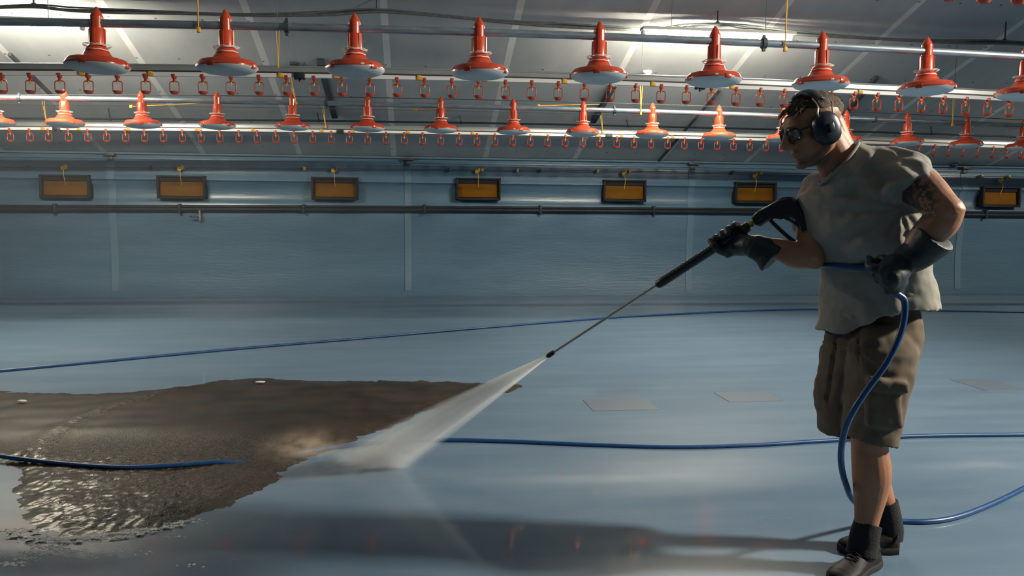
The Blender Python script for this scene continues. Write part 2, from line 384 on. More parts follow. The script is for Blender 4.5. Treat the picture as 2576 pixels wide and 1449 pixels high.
# ------------------------------------------------------------------ feeders
def make_feeder():
    t = thing('pan_feeder', 'x', 'feeder')
    bm = bmesh.new(); lathe(bm, [(.0, .088), (.008, .084), (.030, .044), (.034, .036), (.0335, .03), (.033, -.032), (.0, -.032)], n=12)
    for k in range(6):
        a = k*math.pi/3+.2; box(bm, V((math.cos(a)*.030, math.sin(a)*.030, -.002)), .007, .010, .064, V((math.cos(a), math.sin(a), 0)), V((-math.sin(a), math.cos(a), 0)))
    obj('hub', bm, M['red'], t)
    bm = bmesh.new(); lathe(bm, [(.0, -.028), (.037, -.028), (.0395, -.032), (.0405, -.118), (.036, -.118), (.0, -.115)], n=24)
    for k in range(4):
        a = k*math.pi/2+.55; box(bm, V((math.cos(a)*.041, math.sin(a)*.041, -.074)), .006, .012, .084, V((math.cos(a), math.sin(a), 0)), V((-math.sin(a), math.cos(a), 0)))
    obj('drop_tube', bm, M['red'], t)
    bm = bmesh.new(); lathe(bm, [(.034, -.112), (.050, -.128), (.054, -.134), (.060, -.150), (.062, -.152), (.058, -.153), (.054, -.148)], n=28)
    obj('collar', bm, M['red'], t)
    gr = bmesh.new()
    for r, z, w in ((.071, -.119, .0019), (.066, -.124, .0017), (.0575, -.145, .0028)):
        tube(gr, [V((r*math.cos(a*math.pi/12), r*math.sin(a*math.pi/12), z+.002*math.sin(a*1.7))) for a in range(25)], w, 6, False)
    for k in range(4):
        a = k*math.pi/2; tube(gr, [V((math.cos(a)*.040, math.sin(a)*.040, -.118)), V((math.cos(a)*.071, math.sin(a)*.071, -.119))], .0018, 6)
    obj('grille', gr, M['wire_white'], t)
    bm = bmesh.new(); lathe(bm, [(.054, -.150), (.064, -.158), (.072, -.170), (.082, -.180), (.098, -.187), (.128, -.190), (.146, -.195), (.156, -.206), (.161, -.218), (.168, -.224), (.168, -.230), (.160, -.231), (.150, -.215), (.13, -.205)], n=40)
    for k in range(4):
        a = k*math.pi/2+.5; u = V((math.cos(a), math.sin(a), 0)); w = V((-math.sin(a), math.cos(a), 0))
        box(bm, u*.160+V((0, 0, -.228)), .018, .040, .026, u, w, bev=.004)
    obj('lid', bm, M['red'], t)
    bm = bmesh.new(); lathe(bm, [(.165, -.226), (.1655, -.233), (.158, -.241), (.146, -.249), (.118, -.258), (.086, -.263), (.080, -.262), (.045, -.268), (.0, -.269)], n=40)
    obj('pan', bm, M['pan_white'], t)
    bm = bmesh.new(); a = -1.5; u = V((math.cos(a), math.sin(a), 0)); w = V((-math.sin(a), math.cos(a), 0))
    box(bm, u*.161+V((0, 0, -.222)), .014, .022, .012, u, w, bev=.003); obj('clip', bm, M['pan_white'], t)
    return t
proto = None
F1 = [247, 570, 893, 1205, 1507, 1797, 2067, 2331, 2584]
F2 = [-12, 163, 357, 547, 736, 925, 1109, 1291, 1467, 1641, 1809, 1972, 2130, 2284, 2434, 2580]
FX1, FX2 = [], []
for lst, Y, zf, out, rowname in ((F1, Y1, zf1, FX1, 'nearer row'), (F2, Y2, zf2, FX2, 'farther row')):
    for k, xp in enumerate(lst):
        X = onY(xp, 150 if Y == Y1 else 290, Y).x; out.append(X)
        if proto is None: t = proto = make_feeder(); t.location = (X, Y, zf(X))
        else: t = dup(proto, (X, Y, zf(X)))
        t.rotation_euler = (random.uniform(-.02, .02), random.uniform(-.02, .02), random.uniform(0, 6.28))
        n = len(lst); side = {0: 'leftmost', n-1: 'rightmost, cut by the right edge'}.get(k, ORD[k]+' from the left')
        if Y == Y2 and k == 0: side = 'leftmost, cut by the left edge'
        if Y == Y2 and k == 11: side = 'half hidden behind the worker\'s forehead'
        if Y == Y2 and k == 12: side = 'right behind the worker\'s neck'
        tag(t, 'red pan feeder with white pan, %s in the %s' % (side, rowname), 'feeder', 'red feeders of the '+rowname)

# ------------------------------------------------------------------ drinker lines with drip cups
D1 = [5, 76, 150, 222, 295, 366, 438, 510, 581, 652, 721, 790, 860, 930, 999, 1068, 1137, 1204, 1272, 1338, 1405, 1471, 1536, 1600, 1664, 1728, 1791, 1853, 1914, 1974, 2033, 2093, 2151, 2209, 2265, 2322, 2377, 2433, 2488, 2543]
D2 = [26, 75, 122, 172, 221, 268, 316, 364, 411, 459, 506, 553, 601, 647, 694, 740, 787, 833, 879, 925, 971, 1017, 1063, 1109, 1155, 1200, 1245, 1290, 1334, 1378, 1422, 1466, 1509, 1552, 1595, 1638, 1680, 1722, 1764, 1805, 1846, 1887, 1928, 1968, 2240, 2277, 2314, 2352, 2389, 2426, 2463, 2500, 2537, 2572]
D0 = [2388, 2476, 2563]
zd0 = lambda x: 2.415
def make_cup():
    t = thing('drip_cup', 'x', 'drip cup')
    bm = bmesh.new(); box(bm, V((0, 0, -.004)), .026, .040, .034, bev=.003); box(bm, V((0, 0, -.030)), .017, .020, .024, bev=.002); obj('saddle', bm, M['drip_red'], t)
    bm = bmesh.new(); w, z0, z1 = .0345, -.044, -.122
    pts = [V((-w+.008, 0, z0)), V((w-.008, 0, z0)), V((w, 0, z0-.010)), V((w, 0, z1+.008)), V((w-.006, 0, z1)), V((-w+.006, 0, z1)), V((-w, 0, z1+.008)), V((-w, 0, z0-.010)), V((-w+.008, 0, z0))]
    tube(bm, pts, .0042, 6); obj('hanger', bm, M['drip_red'], t)
    bm = bmesh.new(); lathe(bm, [(.0, -.138), (.020, -.138), (.026, -.133), (.035, -.120), (.036, -.116), (.033, -.116), (.022, -.128), (.0, -.129)], n=18); obj('tray', bm, M['drip_red'], t)
    bm = bmesh.new(); lathe(bm, [(.0, -.040), (.007, -.040), (.007, -.054), (.004, -.056), (.004, -.066), (.0, -.067)], n=10); obj('nipple', bm, M['yclip'], t)
    return t
pc = None
def cup_label(x, F, row):
    k = sum(1 for f in F if f <= x)
    return k
for lst, Y, zf, F, nm, rw in ((D1, YD1, zd1, F1, 'nearer white water pipe', 'nearer row'), (D2, YD2, zd2, F2, 'farther white water pipe', 'farther row'), (D0, YD0, zd0, None, 'x', 'x')):
    cnt = {}
    for i, xp in enumerate(lst):
        if F is None: X = onY(xp, 5, Y).x; z = onY(xp, (3, 8.5, 12)[i], Y).z + .138
        else: X = onY(xp, 200 if Y == YD1 else 340, Y).x; z = zf(X) - .012
        if pc is None: t = pc = make_cup(); t.location = (X, Y, z)
        else: t = dup(pc, (X, Y, z))
        t.rotation_euler = (0, 0, random.uniform(-.12, .12))
        if F is None:
            lab = 'red drip cup cut by the top edge at the upper right, %s of three' % ('leftmost', 'middle', 'rightmost')[i]
            tag(t, lab, 'drip cup', 'red drip cups at the top right edge')
            continue
        k = sum(1 for f in F if f <= xp); cnt[k] = cnt.get(k, 0)+1; j = ORD[cnt[k]-1]
        if k == 0: lab = 'small red drip cup, %s from left on the %s' % (j, nm)
        else:
            ref = ORD[k-1] if rw == 'nearer row' else ORD[k-1]
            lab = 'red drip cup on %s, %s one right of %s feeder' % (nm.replace('white water pipe', 'water line'), j, ('near-row ' if rw == 'nearer row' else 'far-row ')+ref)
        tag(t, lab, 'drip cup', 'drip cups along the '+nm)
for Y, zf, lab, clips, regs in ((YD1, zd1, 'white water pipe under a grey rail, the nearer line of red drip cups', (206, 380, 706, 845, 1054, 1218, 1419, 1641, 1840, 2022, 2162, 2334, 2538), (754, 1762)),
                          (YD2, zd2, 'thin white water pipe under a pale rail, the farther line of red drip cups', (109, 199, 324, 495, 636, 809, 888, 1026, 1188, 1299, 1500, 1562, 1690, 1838, 1943, 2304, 2530), (144, 856, 1531)),
                          (YD0, lambda x: 2.43, None, (), ())):
    if lab is None: continue
    t = thing('water_line', lab, 'water pipe')
    bm = bmesh.new(); hbar(bm, zf, Y, .030, .030); obj('water_pipe', bm, M['pvc'], t, False)
    bm = bmesh.new(); hbar(bm, zf, Y, .036, .030, dz=.042); hpipe(bm, zf, Y, .010, dz=.066, n=8); obj('support_rail', bm, M['alu'], t)
    bm = bmesh.new(); hbar(bm, zf, Y, .050, .008, dz=.022); obj('rail_lip', bm, M['darkmetal'], t, False)
    for cp in clips:
        X = onY(cp, 200 if Y == YD1 else 340, Y).x; bm = bmesh.new(); box(bm, V((X, Y-.002, zf(X)+.002)), .032, .044, .038, bev=.003); box(bm, V((X+.018, Y, zf(X)-.006)), .014, .046, .022, bev=.002); obj('clip', bm, M['yclip'], t)
    for rp in regs:
        X = onY(rp, 200 if Y == YD1 else 340, Y).x; bm = bmesh.new(); box(bm, V((X, Y, zf(X))), .085, .06, .046, bev=.008); box(bm, V((X-.03, Y, zf(X)-.02)), .02, .05, .02, bev=.004); box(bm, V((X+.03, Y, zf(X)-.02)), .02, .05, .02, bev=.004); lathe(bm, [(.0, -.045), (.012, -.045), (.012, -.02), (0, -.02)], V((X, Y, zf(X))), 10); obj('regulator', bm, M['black'], t)
X = onY(2476, 5, YD0).x
bm = bmesh.new(); zz = onY(2476, 9, YD0).z + .15; hbar(bm, lambda x: zz + (x-X)*.0 , YD0, .030, .030); hbar(bm, lambda x: zz, YD0, .04, .048, dz=.05)
tag(obj('water_line', bm, M['pvc'], None, False), 'white water pipe above the three drip cups at the top right edge', 'water pipe')

# ------------------------------------------------------------------ tube lamps
def lamp(name, c, label, material, length=1.42, turn=0.0):
    t = thing(name, label, 'lamp', c); t.rotation_euler = (0, 0, turn)
    bm = bmesh.new(); box(bm, V((0, 0, .042)), length+.06, .12, .030, bev=.008)
    for s in (-1, 1): box(bm, V((s*(length/2+.012), 0, .0)), .03, .05, .05, bev=.006)
    obj('housing', bm, M['white'], t)
    bm = bmesh.new(); tube(bm, [V((-length/2, 0, 0)), V((length/2, 0, 0))], .021, 14); obj('tube', bm, material, t)
    bm = bmesh.new()
    for s in (-1, 1): tube(bm, [V((s*length*.32, 0, .05)), V((s*length*.32, 0, ceil_z(c[1])-c[2]+.01))], .0028, 6)
    obj('hanger', bm, M['galv'], t)
YL = 7.5
lc = (onY(1640, 83, YL)+onY(1972, 98, YL))/2
lamp('tube_lamp', (lc.x, YL, lc.z), 'lit fluorescent tube under the ceiling between the fifth and seventh near feeders', M['tube'])
ll = onY(203, 68, YL)
lamp('tube_lamp', (ll.x-.71, YL, ll.z), 'lit fluorescent tube at the upper left edge of the ceiling', M['tube'])
lamp('tube_lamp', (lc.x+6.95, YL, lc.z), 'lit fluorescent tube farther along the shed, beyond the right edge', M['tube'])
t = thing('floodlight', 'floodlight hung under the ridge, right of the worker beyond the frame', 'lamp', tuple(FLOOD_AT)); t.rotation_euler = flood.rotation_euler
bm = bmesh.new(); box(bm, V((0, 0, .09)), .64, .48, .10, bev=.02)
for c_, sx_, sy_ in ((V((0, .225, .0)), .62, .015), (V((0, -.225, .0)), .62, .015), (V((.30, 0, .0)), .015, .46), (V((-.30, 0, .0)), .015, .46)): box(bm, c_, sx_, sy_, .10)
obj('housing', bm, M['darkmetal'], t)
bm = bmesh.new(); box(bm, V((0, 0, .02)), .54, .40, .01); obj('lens', bm, M['white'], t)
bm = bmesh.new(); tube(bm, [V((0, 0, .1)), t.rotation_euler.to_matrix().transposed() @ V((0, 0, ceil_z(FLOOD_AT.y)-FLOOD_AT.z+.02))], .02, 8); obj('bracket', bm, M['darkmetal'], t)

# ------------------------------------------------------------------ cable along the lamps, ceiling fittings
cabpix = [(-60, 24), (85, 18), (200, 27), (420, 33), (640, 40), (820, 36), (948, 28), (1100, 40), (1280, 58), (1500, 70), (1640, 75), (1720, 66), (1805, 64), (1880, 70), (1975, 82), (2150, 95), (2350, 106), (2528, 108), (2640, 116)]
YC = 7.7
t = thing('cable_bundle', 'grey cable bundle hung along the ceiling above the nearer feed pipe', 'cable')
bm = bmesh.new(); cp = spline([onY(x, y, YC) for x, y in cabpix], 5); cp = [V((-10, YC, cp[0].z+.02))] + cp + [V((14, YC, cp[-1].z))]
for q, (dy, dz, r) in enumerate(((0, 0, .014), (.02, .012, .009), (-.012, .016, .008))):
    tube(bm, [p + V((0, dy, dz + .006*math.sin(p.x*3+q*2))) for p in cp], r, 8)
obj('cables', bm, M['cable'], t)
bm = bmesh.new(); x0, x1 = onY(1640, 75, YC).x, onY(1980, 80, YC).x
for amp in (.022, -.016, .03):
    tube(bm, spline([onY(x, y, YC-.03) for x, y in ((1620, 84), (1690, 72-amp*200), (1760, 74+amp*300), (1830, 72-amp*200), (1900, 80+amp*300), (1990, 92))], 6), .006, 6)
obj('loose_wires', bm, M['cable'], t)
for xp, yp in ((85, 12), (948, 24), (1805, 58), (2528, 102)):
    p = onY(xp, yp, YC); bm = bmesh.new(); tube(bm, [p-V((0, 0, .01)), V((p.x, p.y, ceil_z(YC)+.01))], .007, 6)
    tube(bm, [p+V((.02*math.cos(a*.8), 0, -.004+.02*math.sin(a*.8))) for a in range(9)], .005, 6)
    obj('hook', bm, M['darkmetal'], t)
# dark pipe under the lower ceiling, hung on short rods
YP = 10.12
zp = line(YP, ((0, 298), (1340, 312), (2576, 345)))
t = thing('ceiling_pipe', 'thin dark pipe on short rods, running low under the ceiling behind the far feeders', 'pipe')
bm = bmesh.new(); hpipe(bm, zp, YP, .012); obj('pipe', bm, M['pipewall'], t)
for xp in (278, 802, 1160, 1580, 2345):
    X = onY(xp, 310, YP).x; bm = bmesh.new(); tube(bm, [V((X, YP, zp(X))), V((X-.02, YP, ceil_z(YP)+.01))], .007, 6); lathe(bm, [(0, -.012), (.018, -.012), (.018, .012), (0, .012)], V((X, YP, zp(X))), 10, V((1, 0, 0))); obj('rod', bm, M['pipewall'], t)
# winch cables
for Y, pix, lab in ((Y2, ((0, 236), (1340, 252), (2576, 300)), 'thin steel winch cable just above the farther feed pipe'), (YD2-.3, ((0, 262), (1340, 282), (2576, 322)), 'thin steel winch cable just below the farther feed pipe')):
    zc = line(Y, pix); bm = bmesh.new(); hpipe(bm, zc, Y+.06, .004, n=6); tag(obj('winch_cable', bm, M['darkmetal']), lab, 'cable')
# shade along the ceiling seams, added as dark square bars down the slope
for a, b, w, lab in (((806, 146), (843, 284), .075, 'square dark bar as seam shade down the ceiling left of the third near feeder'), ((1546, 205), (1492, 300), .06, 'square dark bar as seam shade down the ceiling right of the fifth near feeder'),
                     ((24, 132), (136, 242), .035, 'thin dark bar as seam shade on the ceiling at the left edge'), ((1812, 222), (1652, 408), .03, 'long thin dark bar as seam shade down the ceiling below the sixth near feeder'), ((2205, 190), (2120, 290), .045, 'dark conduit on the ceiling just right of the worker\'s head')):
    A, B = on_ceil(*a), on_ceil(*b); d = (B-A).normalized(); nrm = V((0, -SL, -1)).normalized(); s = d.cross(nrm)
    bm = bmesh.new(); box(bm, (A+B)/2 + nrm*w*.5, (B-A).length, w, w, d, s, nrm, bev=.006); t_ = obj('seam_shade', bm, M['darkmetal'])
    tag(t_, lab, 'seam_shade')
for (x, y), lab in (((740, 158), 'small grey sensor on the ceiling between second and third near feeders'), ((1628, 178), 'small pale sensor on the ceiling between fifth and sixth near feeders'), ((2400, 412), 'dark hook on the eave above the worker\'s shoulder')):
    c = on_ceil(x, y); bm = bmesh.new(); lathe(bm, [(.0, .0), (.05, .0), (.055, -.02), (.03, -.045), (.0, -.05)], c, 14); tube(bm, [c+V((0, 0, -.04)), c+V((.03, -.01, -.07))], .01, 8)
    tag(obj('ceiling_sensor', bm, M['darkmetal'] if x != 1628 else M['white']), lab, 'sensor')
# yellow ropes
def rope(name, pts, lab, r=.0035, knot=True, double=.012, up=None):
    t = thing(name, lab, 'rope')
    bm = bmesh.new()
    for s in (-1, 1): tube(bm, [p + V((s*double*(0 if i == len(pts)-1 else 1), 0, 0)) for i, p in enumerate(pts)], r, 6)
    obj('cord', bm, M['yellow'], t)
    if up is not None: bm = bmesh.new(); tube(bm, [pts[0], up], .0022, 6); obj('wire', bm, M['darkmetal'], t)
    if knot: bm = bmesh.new(); box(bm, pts[-1]+V((0, 0, -.006)), .022, .022, .03, bev=.005); obj('knot', bm, M['yclip'], t)
def hang(xp, yp, Y, top, lab, lean=0):
    p = onY(xp, yp, Y); zc = ceil_z(Y)+.01
    if p.z+top >= zc: rope('suspension_rope', [V((p.x+lean, Y, zc)), p], lab)
    else: rope('suspension_rope', [V((p.x+lean, Y, p.z+top)), p], lab, up=V((p.x+lean, Y, zc)))
hang(499, 72, Y1-.03, 9, 'doubled yellow rope holding up the nearer feed pipe left of the second feeder')
hang(1975, 121, Y1-.03, 9, 'doubled yellow rope holding up the nearer feed pipe beside the lit tube')
hang(700, 168, YD1, .30, 'yellow rope loop hanging to the nearer water pipe right of second feeder')
hang(1612, 284, Y2-.03, .31, 'yellow rope dropping to the farther feed pipe left of its tenth feeder')
hang(745, 258, Y2-.03, .25, 'slanting yellow rope at the tip of the far row\'s fifth feeder', -.06)
hang(2396, 312, Y2-.03, .30, 'yellow rope dropping to the farther feed pipe right of the worker')
for xp, yp, lab in ((117, 310, 'yellow rope to the farther water pipe near the left edge'), (819, 318, 'yellow rope to the farther water pipe right of the fifth far feeder'), (1516, 330, 'yellow rope to the farther water pipe right of the ninth far feeder')):
    hang(xp, yp, YD2-.03, 9, lab, -.03)
for a, b, Y, lab in (((330, 268), (520, 259), 8.3, 'level yellow cord by the far row\'s third feeder'), ((1045, 276), (1145, 271), 8.3, 'level yellow cord by the far row\'s seventh feeder'), ((1355, 266), (1508, 262), 8.3, 'level yellow cord by the far row\'s ninth feeder'), ((2445, 308), (2576, 302), 8.3, 'level yellow cord at the right edge above the far feeders')):
    A, B = onY(*a, Y), onY(*b, Y); bm = bmesh.new(); tube(bm, [A, B], .004, 6); box(bm, A, .03, .02, .03, bev=.006); tag(obj('yellow_rope', bm, M['yellow']), lab, 'rope')

# ------------------------------------------------------------------ wall fittings
t = thing('wall_pipe', 'dark pipe running the whole length of the blue back wall below the inlets', 'pipe')
zw = line(YW-.07, ((0, 527), (1288, 529.5), (2480, 541)))
bm = bmesh.new(); hpipe(bm, zw, YW-.085, .030, XL+.1, XR-.1, n=14); hpipe(bm, zw, YW-.075, .018, XL+.1, XR-.1, dz=.042, n=10); obj('pipe', bm, M['pipewall'], t)
for xp in (146, 457, 766, 1068, 1357, 1640, 2470):
    X = onY(xp, 530, YW).x; bm = bmesh.new(); box(bm, V((X, YW-.07, zw(X)+.01)), .035, .11, .13, bev=.006); obj('bracket', bm, M['pipewall'], t)
p = onY(502, 545, YW-.10); bm = bmesh.new(); lathe(bm, [(0, -.05), (.020, -.05), (.020, .09), (0, .09)], p, 12); lathe(bm, [(0, -.05), (.024, -.05), (.024, .03), (0, .03)], p+V((0, .0, -.0)), 12, V((0, -1, 0)))
tap = obj('tap', bm, M['steel'], t); tap['label'] = 'steel tap with dark lever'
bm = bmesh.new(); box(bm, p+V((-.06, -.05, .0)), .11, .016, .022, bev=.005); obj('lever', bm, M['black'], tap)

IN = [(102, 440, 226, 498), (396, 443, 517, 499), (785, 446, 900, 502), (1146, 448, 1260, 503), (1517, 453, 1625, 507), (1847, 459, 1953, 511), (2468, 470, 2566, 521)]
W, Hh = .62, .305
def make_inlet():
    t = thing('air_inlet', 'x', 'air inlet')
    bm = bmesh.new(); d = .10
    for c, sx, sz in ((V((0, -d/2+.02, Hh/2-.012)), W, .024), (V((0, -d/2+.02, -Hh/2+.016)), W, .032), (V((-W/2+.014, -d/2+.02, 0)), .028, Hh), (V((W/2-.014, -d/2+.02, 0)), .028, Hh)):
        box(bm, c, sx, d, sz, bev=.004)
    box(bm, V((0, .055, 0)), W, .02, Hh); obj('frame', bm, M['inletframe'], t)
    bm = bmesh.new(); box(bm, V((0, -.035, Hh/2-.047)), W-.05, .012, .058, V((1, 0, 0)), V((0, 1, .25)).normalized(), V((0, -.25, 1)).normalized()); obj('hood', bm, M['inletframe'], t)
    bm = bmesh.new(); box(bm, V((0, -.012, -.022)), W-.062, .018, Hh-.115, V((1, 0, 0)), V((0, 1, -.12)).normalized(), V((0, .12, 1)).normalized(), bev=.004); obj('flap', bm, M['amber'], t)
    bm = bmesh.new(); tube(bm, [V((.0, -.03, .02)), V((.0, -.085, Hh/2)), V((-.01, -.04, Hh/2+.085))], .0035, 6); obj('pull_cord', bm, M['yellow'], t)
    bm = bmesh.new(); lathe(bm, [(0, -.012), (.028, -.012), (.028, .012), (0, .012)], V((-.02, -.04, Hh/2+.088)), 12, V((0, 1, 0))); box(bm, V((.012, -.04, Hh/2+.11)), .03, .02, .05, bev=.004); obj('pulley', bm, M['yclip'], t)
    return t
pi_ = None
for k, (a, b, c, d) in enumerate(IN):
    p = onY((a+c)/2, (b+d)/2, YW-.10)
    if pi_ is None: t = pi_ = make_inlet(); t.location = (p.x, YW-.055, p.z)
    else: t = dup(pi_, (p.x, YW-.055, p.z))
    w = 'rightmost, at the right edge behind the worker' if k == 6 else 'sixth from the left, just left of the worker' if k == 5 else 'leftmost of all' if k == 0 else ORD[k]+' from the left'
    tag(t, 'dark wall air inlet with amber flap, %s' % w, 'air inlet', 'air inlets along the back wall')
t = thing('inlet_rod', 'thin pull rod with clamps along the wall just above the air inlets', 'rod')
zr = line(YW-.08, ((0, 421), (1288, 428), (2480, 444)))
bm = bmesh.new(); hpipe(bm, zr, YW-.10, .005, XL+.1, XR-.1, n=6); obj('rod', bm, M['darkmetal'], t)
for xp in (78, 172, 382, 464, 768, 845, 1130, 1212, 1300, 1358, 1500, 1580, 1838, 1908, 2460, 2528):
    X = onY(xp, 430, YW).x; bm = bmesh.new(); box(bm, V((X, YW-.075, zr(X))), .035, .075, .045, bev=.006); obj('clamp', bm, M['darkmetal'] if xp % 4 else M['yclip'], t)

# ------------------------------------------------------------------ floor things
HR = .0105
def hose_floor(pix, r=HR): return [onZ(x, y, r) for x, y in pix]
bm = bmesh.new(); tube(bm, spline(hose_floor([(-400, 966), (-100, 941), (0, 933), (300, 905), (600, 877), (900, 852), (1200, 826), (1500, 802), (1700, 790), (1900, 781), (2070, 778), (2330, 781), (2576, 785), (2900, 790), (3600, 800), (4600, 815)]), 6), HR*1.1, 10)
tag(obj('hose', bm, M['hose']), 'blue hose lying farthest back on the floor, in front of the back wall', 'hose')
hb = spline(hose_floor([(-400, 1095), (-100, 1143), (0, 1156), (150, 1174), (300, 1184), (420, 1180), (540, 1171), (630, 1161), (760, 1138), (860, 1123), (1000, 1110), (1150, 1107), (1300, 1111), (1500, 1119), (1700, 1124), (1900, 1119), (2050, 1110), (2300, 1097), (2576, 1093), (2900, 1090), (3600, 1080), (5000, 1050)]), 6)
a_, b_, c_ = onZ(660, 1160).x, onZ(560, 1160).x, onZ(800, 1140).x
hb = [p + V((0, 0, .016 if p.x < b_ else max(-.014, .016-.03*(p.x-b_)/(a_-b_)) if p.x < a_ else (-.014 if p.x < c_-.1 else 0))) for p in hb]
bm = bmesh.new(); tube(bm, hb, HR, 10)
tag(obj('hose', bm, M['hose']), 'blue hose crossing the middle of the floor, under the spray and over the litter', 'hose')
for (x, y, w, d), lab in (((1560, 1018, .42, .30), 'dull square repair patch on the floor right of the spray'), ((1880, 998, .36, .28), 'faint square repair patch on the floor nearest the worker\'s left side'), ((2482, 968, .30, .40), 'dull rectangular repair patch on the floor at the far right')):
    c = onZ(x, y); bm = bmesh.new(); box(bm, c+V((0, 0, .001)), w, d, .003, bev=.001); tag(obj('floor_patch', bm, M['patch'], None, False), lab, 'floor patch')

# litter: a height field bounded by its outline
pix = [(-500, 992), (0, 984), (200, 990), (340, 985), (450, 974), (560, 957), (680, 950), (800, 959), (900, 957), (1050, 958), (1200, 962), (1330, 968), (1330, 976), (1210, 1000), (1060, 1040), (980, 1080), (900, 1106), (850, 1125), (800, 1150), (740, 1168), (700, 1190), (690, 1212), (640, 1245), (560, 1282), (480, 1308), (380, 1332), (260, 1346), (150, 1350), (90, 1338), (50, 1300), (32, 1240), (46, 1190), (0, 1165), (-500, 1100)]
poly = [onZ(x, y).to_2d() for x, y in pix]
def sdist(p):
    inside = False; best = 1e9; n = len(poly)
    for i in range(n):
        a, b = poly[i], poly[(i+1) % n]
        if (a.y > p.y) != (b.y > p.y) and p.x < (b.x-a.x)*(p.y-a.y)/(b.y-a.y)+a.x: inside = not inside
        ab = b-a; t_ = max(0, min(1, (p-a).dot(ab)/ab.length_squared)); q = (p-(a+ab*t_)).length
        if q < best: best = q
    return best if inside else -best
ridge = [onZ(x, y).to_2d() for x, y in ((85, 1160), (120, 1110), (200, 1060), (330, 1018), (450, 985), (560, 962))]
bm = bmesh.new(); S = .012; X0, Xe, Yb, Ye = -3.6, .75, 3.1, 6.2
nx, ny = int((Xe-X0)/S), int((Ye-Yb)/S); grid = {}
for j in range(ny+1):
    for i in range(nx+1):
        x, y = X0+i*S, Yb+j*S; p = V((x, y)); s = sdist(p)
        if s < -.16: continue
        s += .055 + .05*NZ((x*9, y*9, 1)) + .025*NZ((x*31, y*31, 5))
        if s < -.02: continue
        rough = 1-max(0, min(1, (y-3.95)/.6))
        h = min(1, max(0, s)/.22); h = h*h*(3-2*h)
        rd = min((p-a_.lerp(b_, max(0, min(1, (p-a_).dot(b_-a_)/(b_-a_).length_squared)))).length for a_, b_ in zip(ridge, ridge[1:]))
        z = -.005 + .022*h + h*(.006*NZ((x*5, y*6, 2)) + rough*(.004*NZ((x*34, y*50, 7)) + .0062*NZ((x*72, y*92, 3)))) + .012*math.exp(-(rd/.07)**2)*h*(1+.5*NZ((x*60, y*60, 8)))
        grid[i, j] = bm.verts.new((x, y, z))
for (i, j), v in list(grid.items()):
    q = [grid.get(k) for k in ((i, j), (i+1, j), (i+1, j+1), (i, j+1))]
    if all(q): bm.faces.new(q)
tag(obj('litter', bm, M['litter'], None, True, None), 'sheet of wet brown litter being washed over the blue floor at left', 'litter', kind='stuff')
# foam bubbles along the lower litter edge
bm = bmesh.new()
def bub(p, r):
    lathe(bm, [(r, -.001), (r*.95, r*.12), (r*.6, r*.25), (.0001, r*.3)], V((p.x, p.y, .0)), 7)
edge = [(30, 1418, 9), (60, 1405, 10), (90, 1392, 10), (120, 1375, 16), (100, 1358, 22), (160, 1362, 26), (230, 1356, 24), (300, 1346, 20), (360, 1336, 14), (420, 1322, 8), (480, 1312, 6), (150, 1383, 7), (190, 1386, 7), (230, 1396, 6), (30, 1338, 10), (70, 1332, 8), (352, 1391, 2), (484, 1421, 2), (340, 1340, 8), (430, 1350, 4)]
for (x, y, n) in edge:
    for k in range(n*4):
        q = onZ(x+random.gauss(0, 22), y+random.gauss(0, 3.2)); bub(q, random.uniform(.002, .0075))
fl_ = [onZ(x, y).to_2d() for x, y in ((40, 1344), (100, 1356), (150, 1363), (230, 1358), (300, 1349), (370, 1338), (450, 1322))]
fg = {}; Sf = .005
x0, x1, y0, y1 = min(p.x for p in fl_)-.06, max(p.x for p in fl_)+.06, min(p.y for p in fl_)-.06, max(p.y for p in fl_)+.08
for j in range(int((y1-y0)/Sf)):
    for i in range(int((x1-x0)/Sf)):
        p = V((x0+i*Sf, y0+j*Sf)); d = 9
        for a_, b_ in zip(fl_, fl_[1:]):
            t_ = max(0, min(1, (p-a_).dot(b_-a_)/(b_-a_).length_squared)); d = min(d, (p-a_.lerp(b_, t_)).length)
        if d < .045 + .03*NZ((p.x*14, p.y*14, 0)) and NZ((p.x*26, p.y*60, 4)) + .5*NZ((p.x*80, p.y*120, 9)) > -.18 + d*6: fg[i, j] = bm.verts.new((p.x, p.y, .006+.004*NZ((p.x*90, p.y*90, 2))))
for (i, j) in list(fg):
    q = [fg.get(k) for k in ((i, j), (i+1, j), (i+1, j+1), (i, j+1))]
    if all(q): bm.faces.new(q)
tag(obj('foam', bm, M['foam']), 'white foam along the lower edge of the brown litter', 'foam', kind='stuff')
for (x, y, s), lab in (((655, 961, .035), 'white feather on the top edge of the brown litter'), ((55, 1009, .03), 'pale feather on the litter at the left edge')):
    c = onZ(x, y, .03); bm = bmesh.new(); ell(bm, c, s, s*.5, .008, n=10, k=6); tag(obj('feather', bm, M['wire_white']), lab, 'feather')
def proj_x(p): v = p-CAM; return CX + FPX*v.dot(Rt)/v.dot(Fw)
# ------------------------------------------------------------------ the worker
YM = 2.66
def PM(x, y, dy=0.0): return onY(x, y, YM+dy)
LF, FWD, ZU = V((.57, -.82, 0)), V((-.82, -.57, 0)), V((0, 0, 1))
man = thing('person', 'man in grey t-shirt and brown cargo shorts leaning forward with a pressure washer lance', 'person', (1.62, YM, 0))
def mobj(name, bm, material, parent=man, **kw):      # world-built mesh parented to the person's base
    o = obj(name, bm, material, parent, **kw)
    o.matrix_parent_inverse = Matrix.Translation(-V((1.62, YM, 0))) if parent is man else Matrix.Identity(4)
    return o
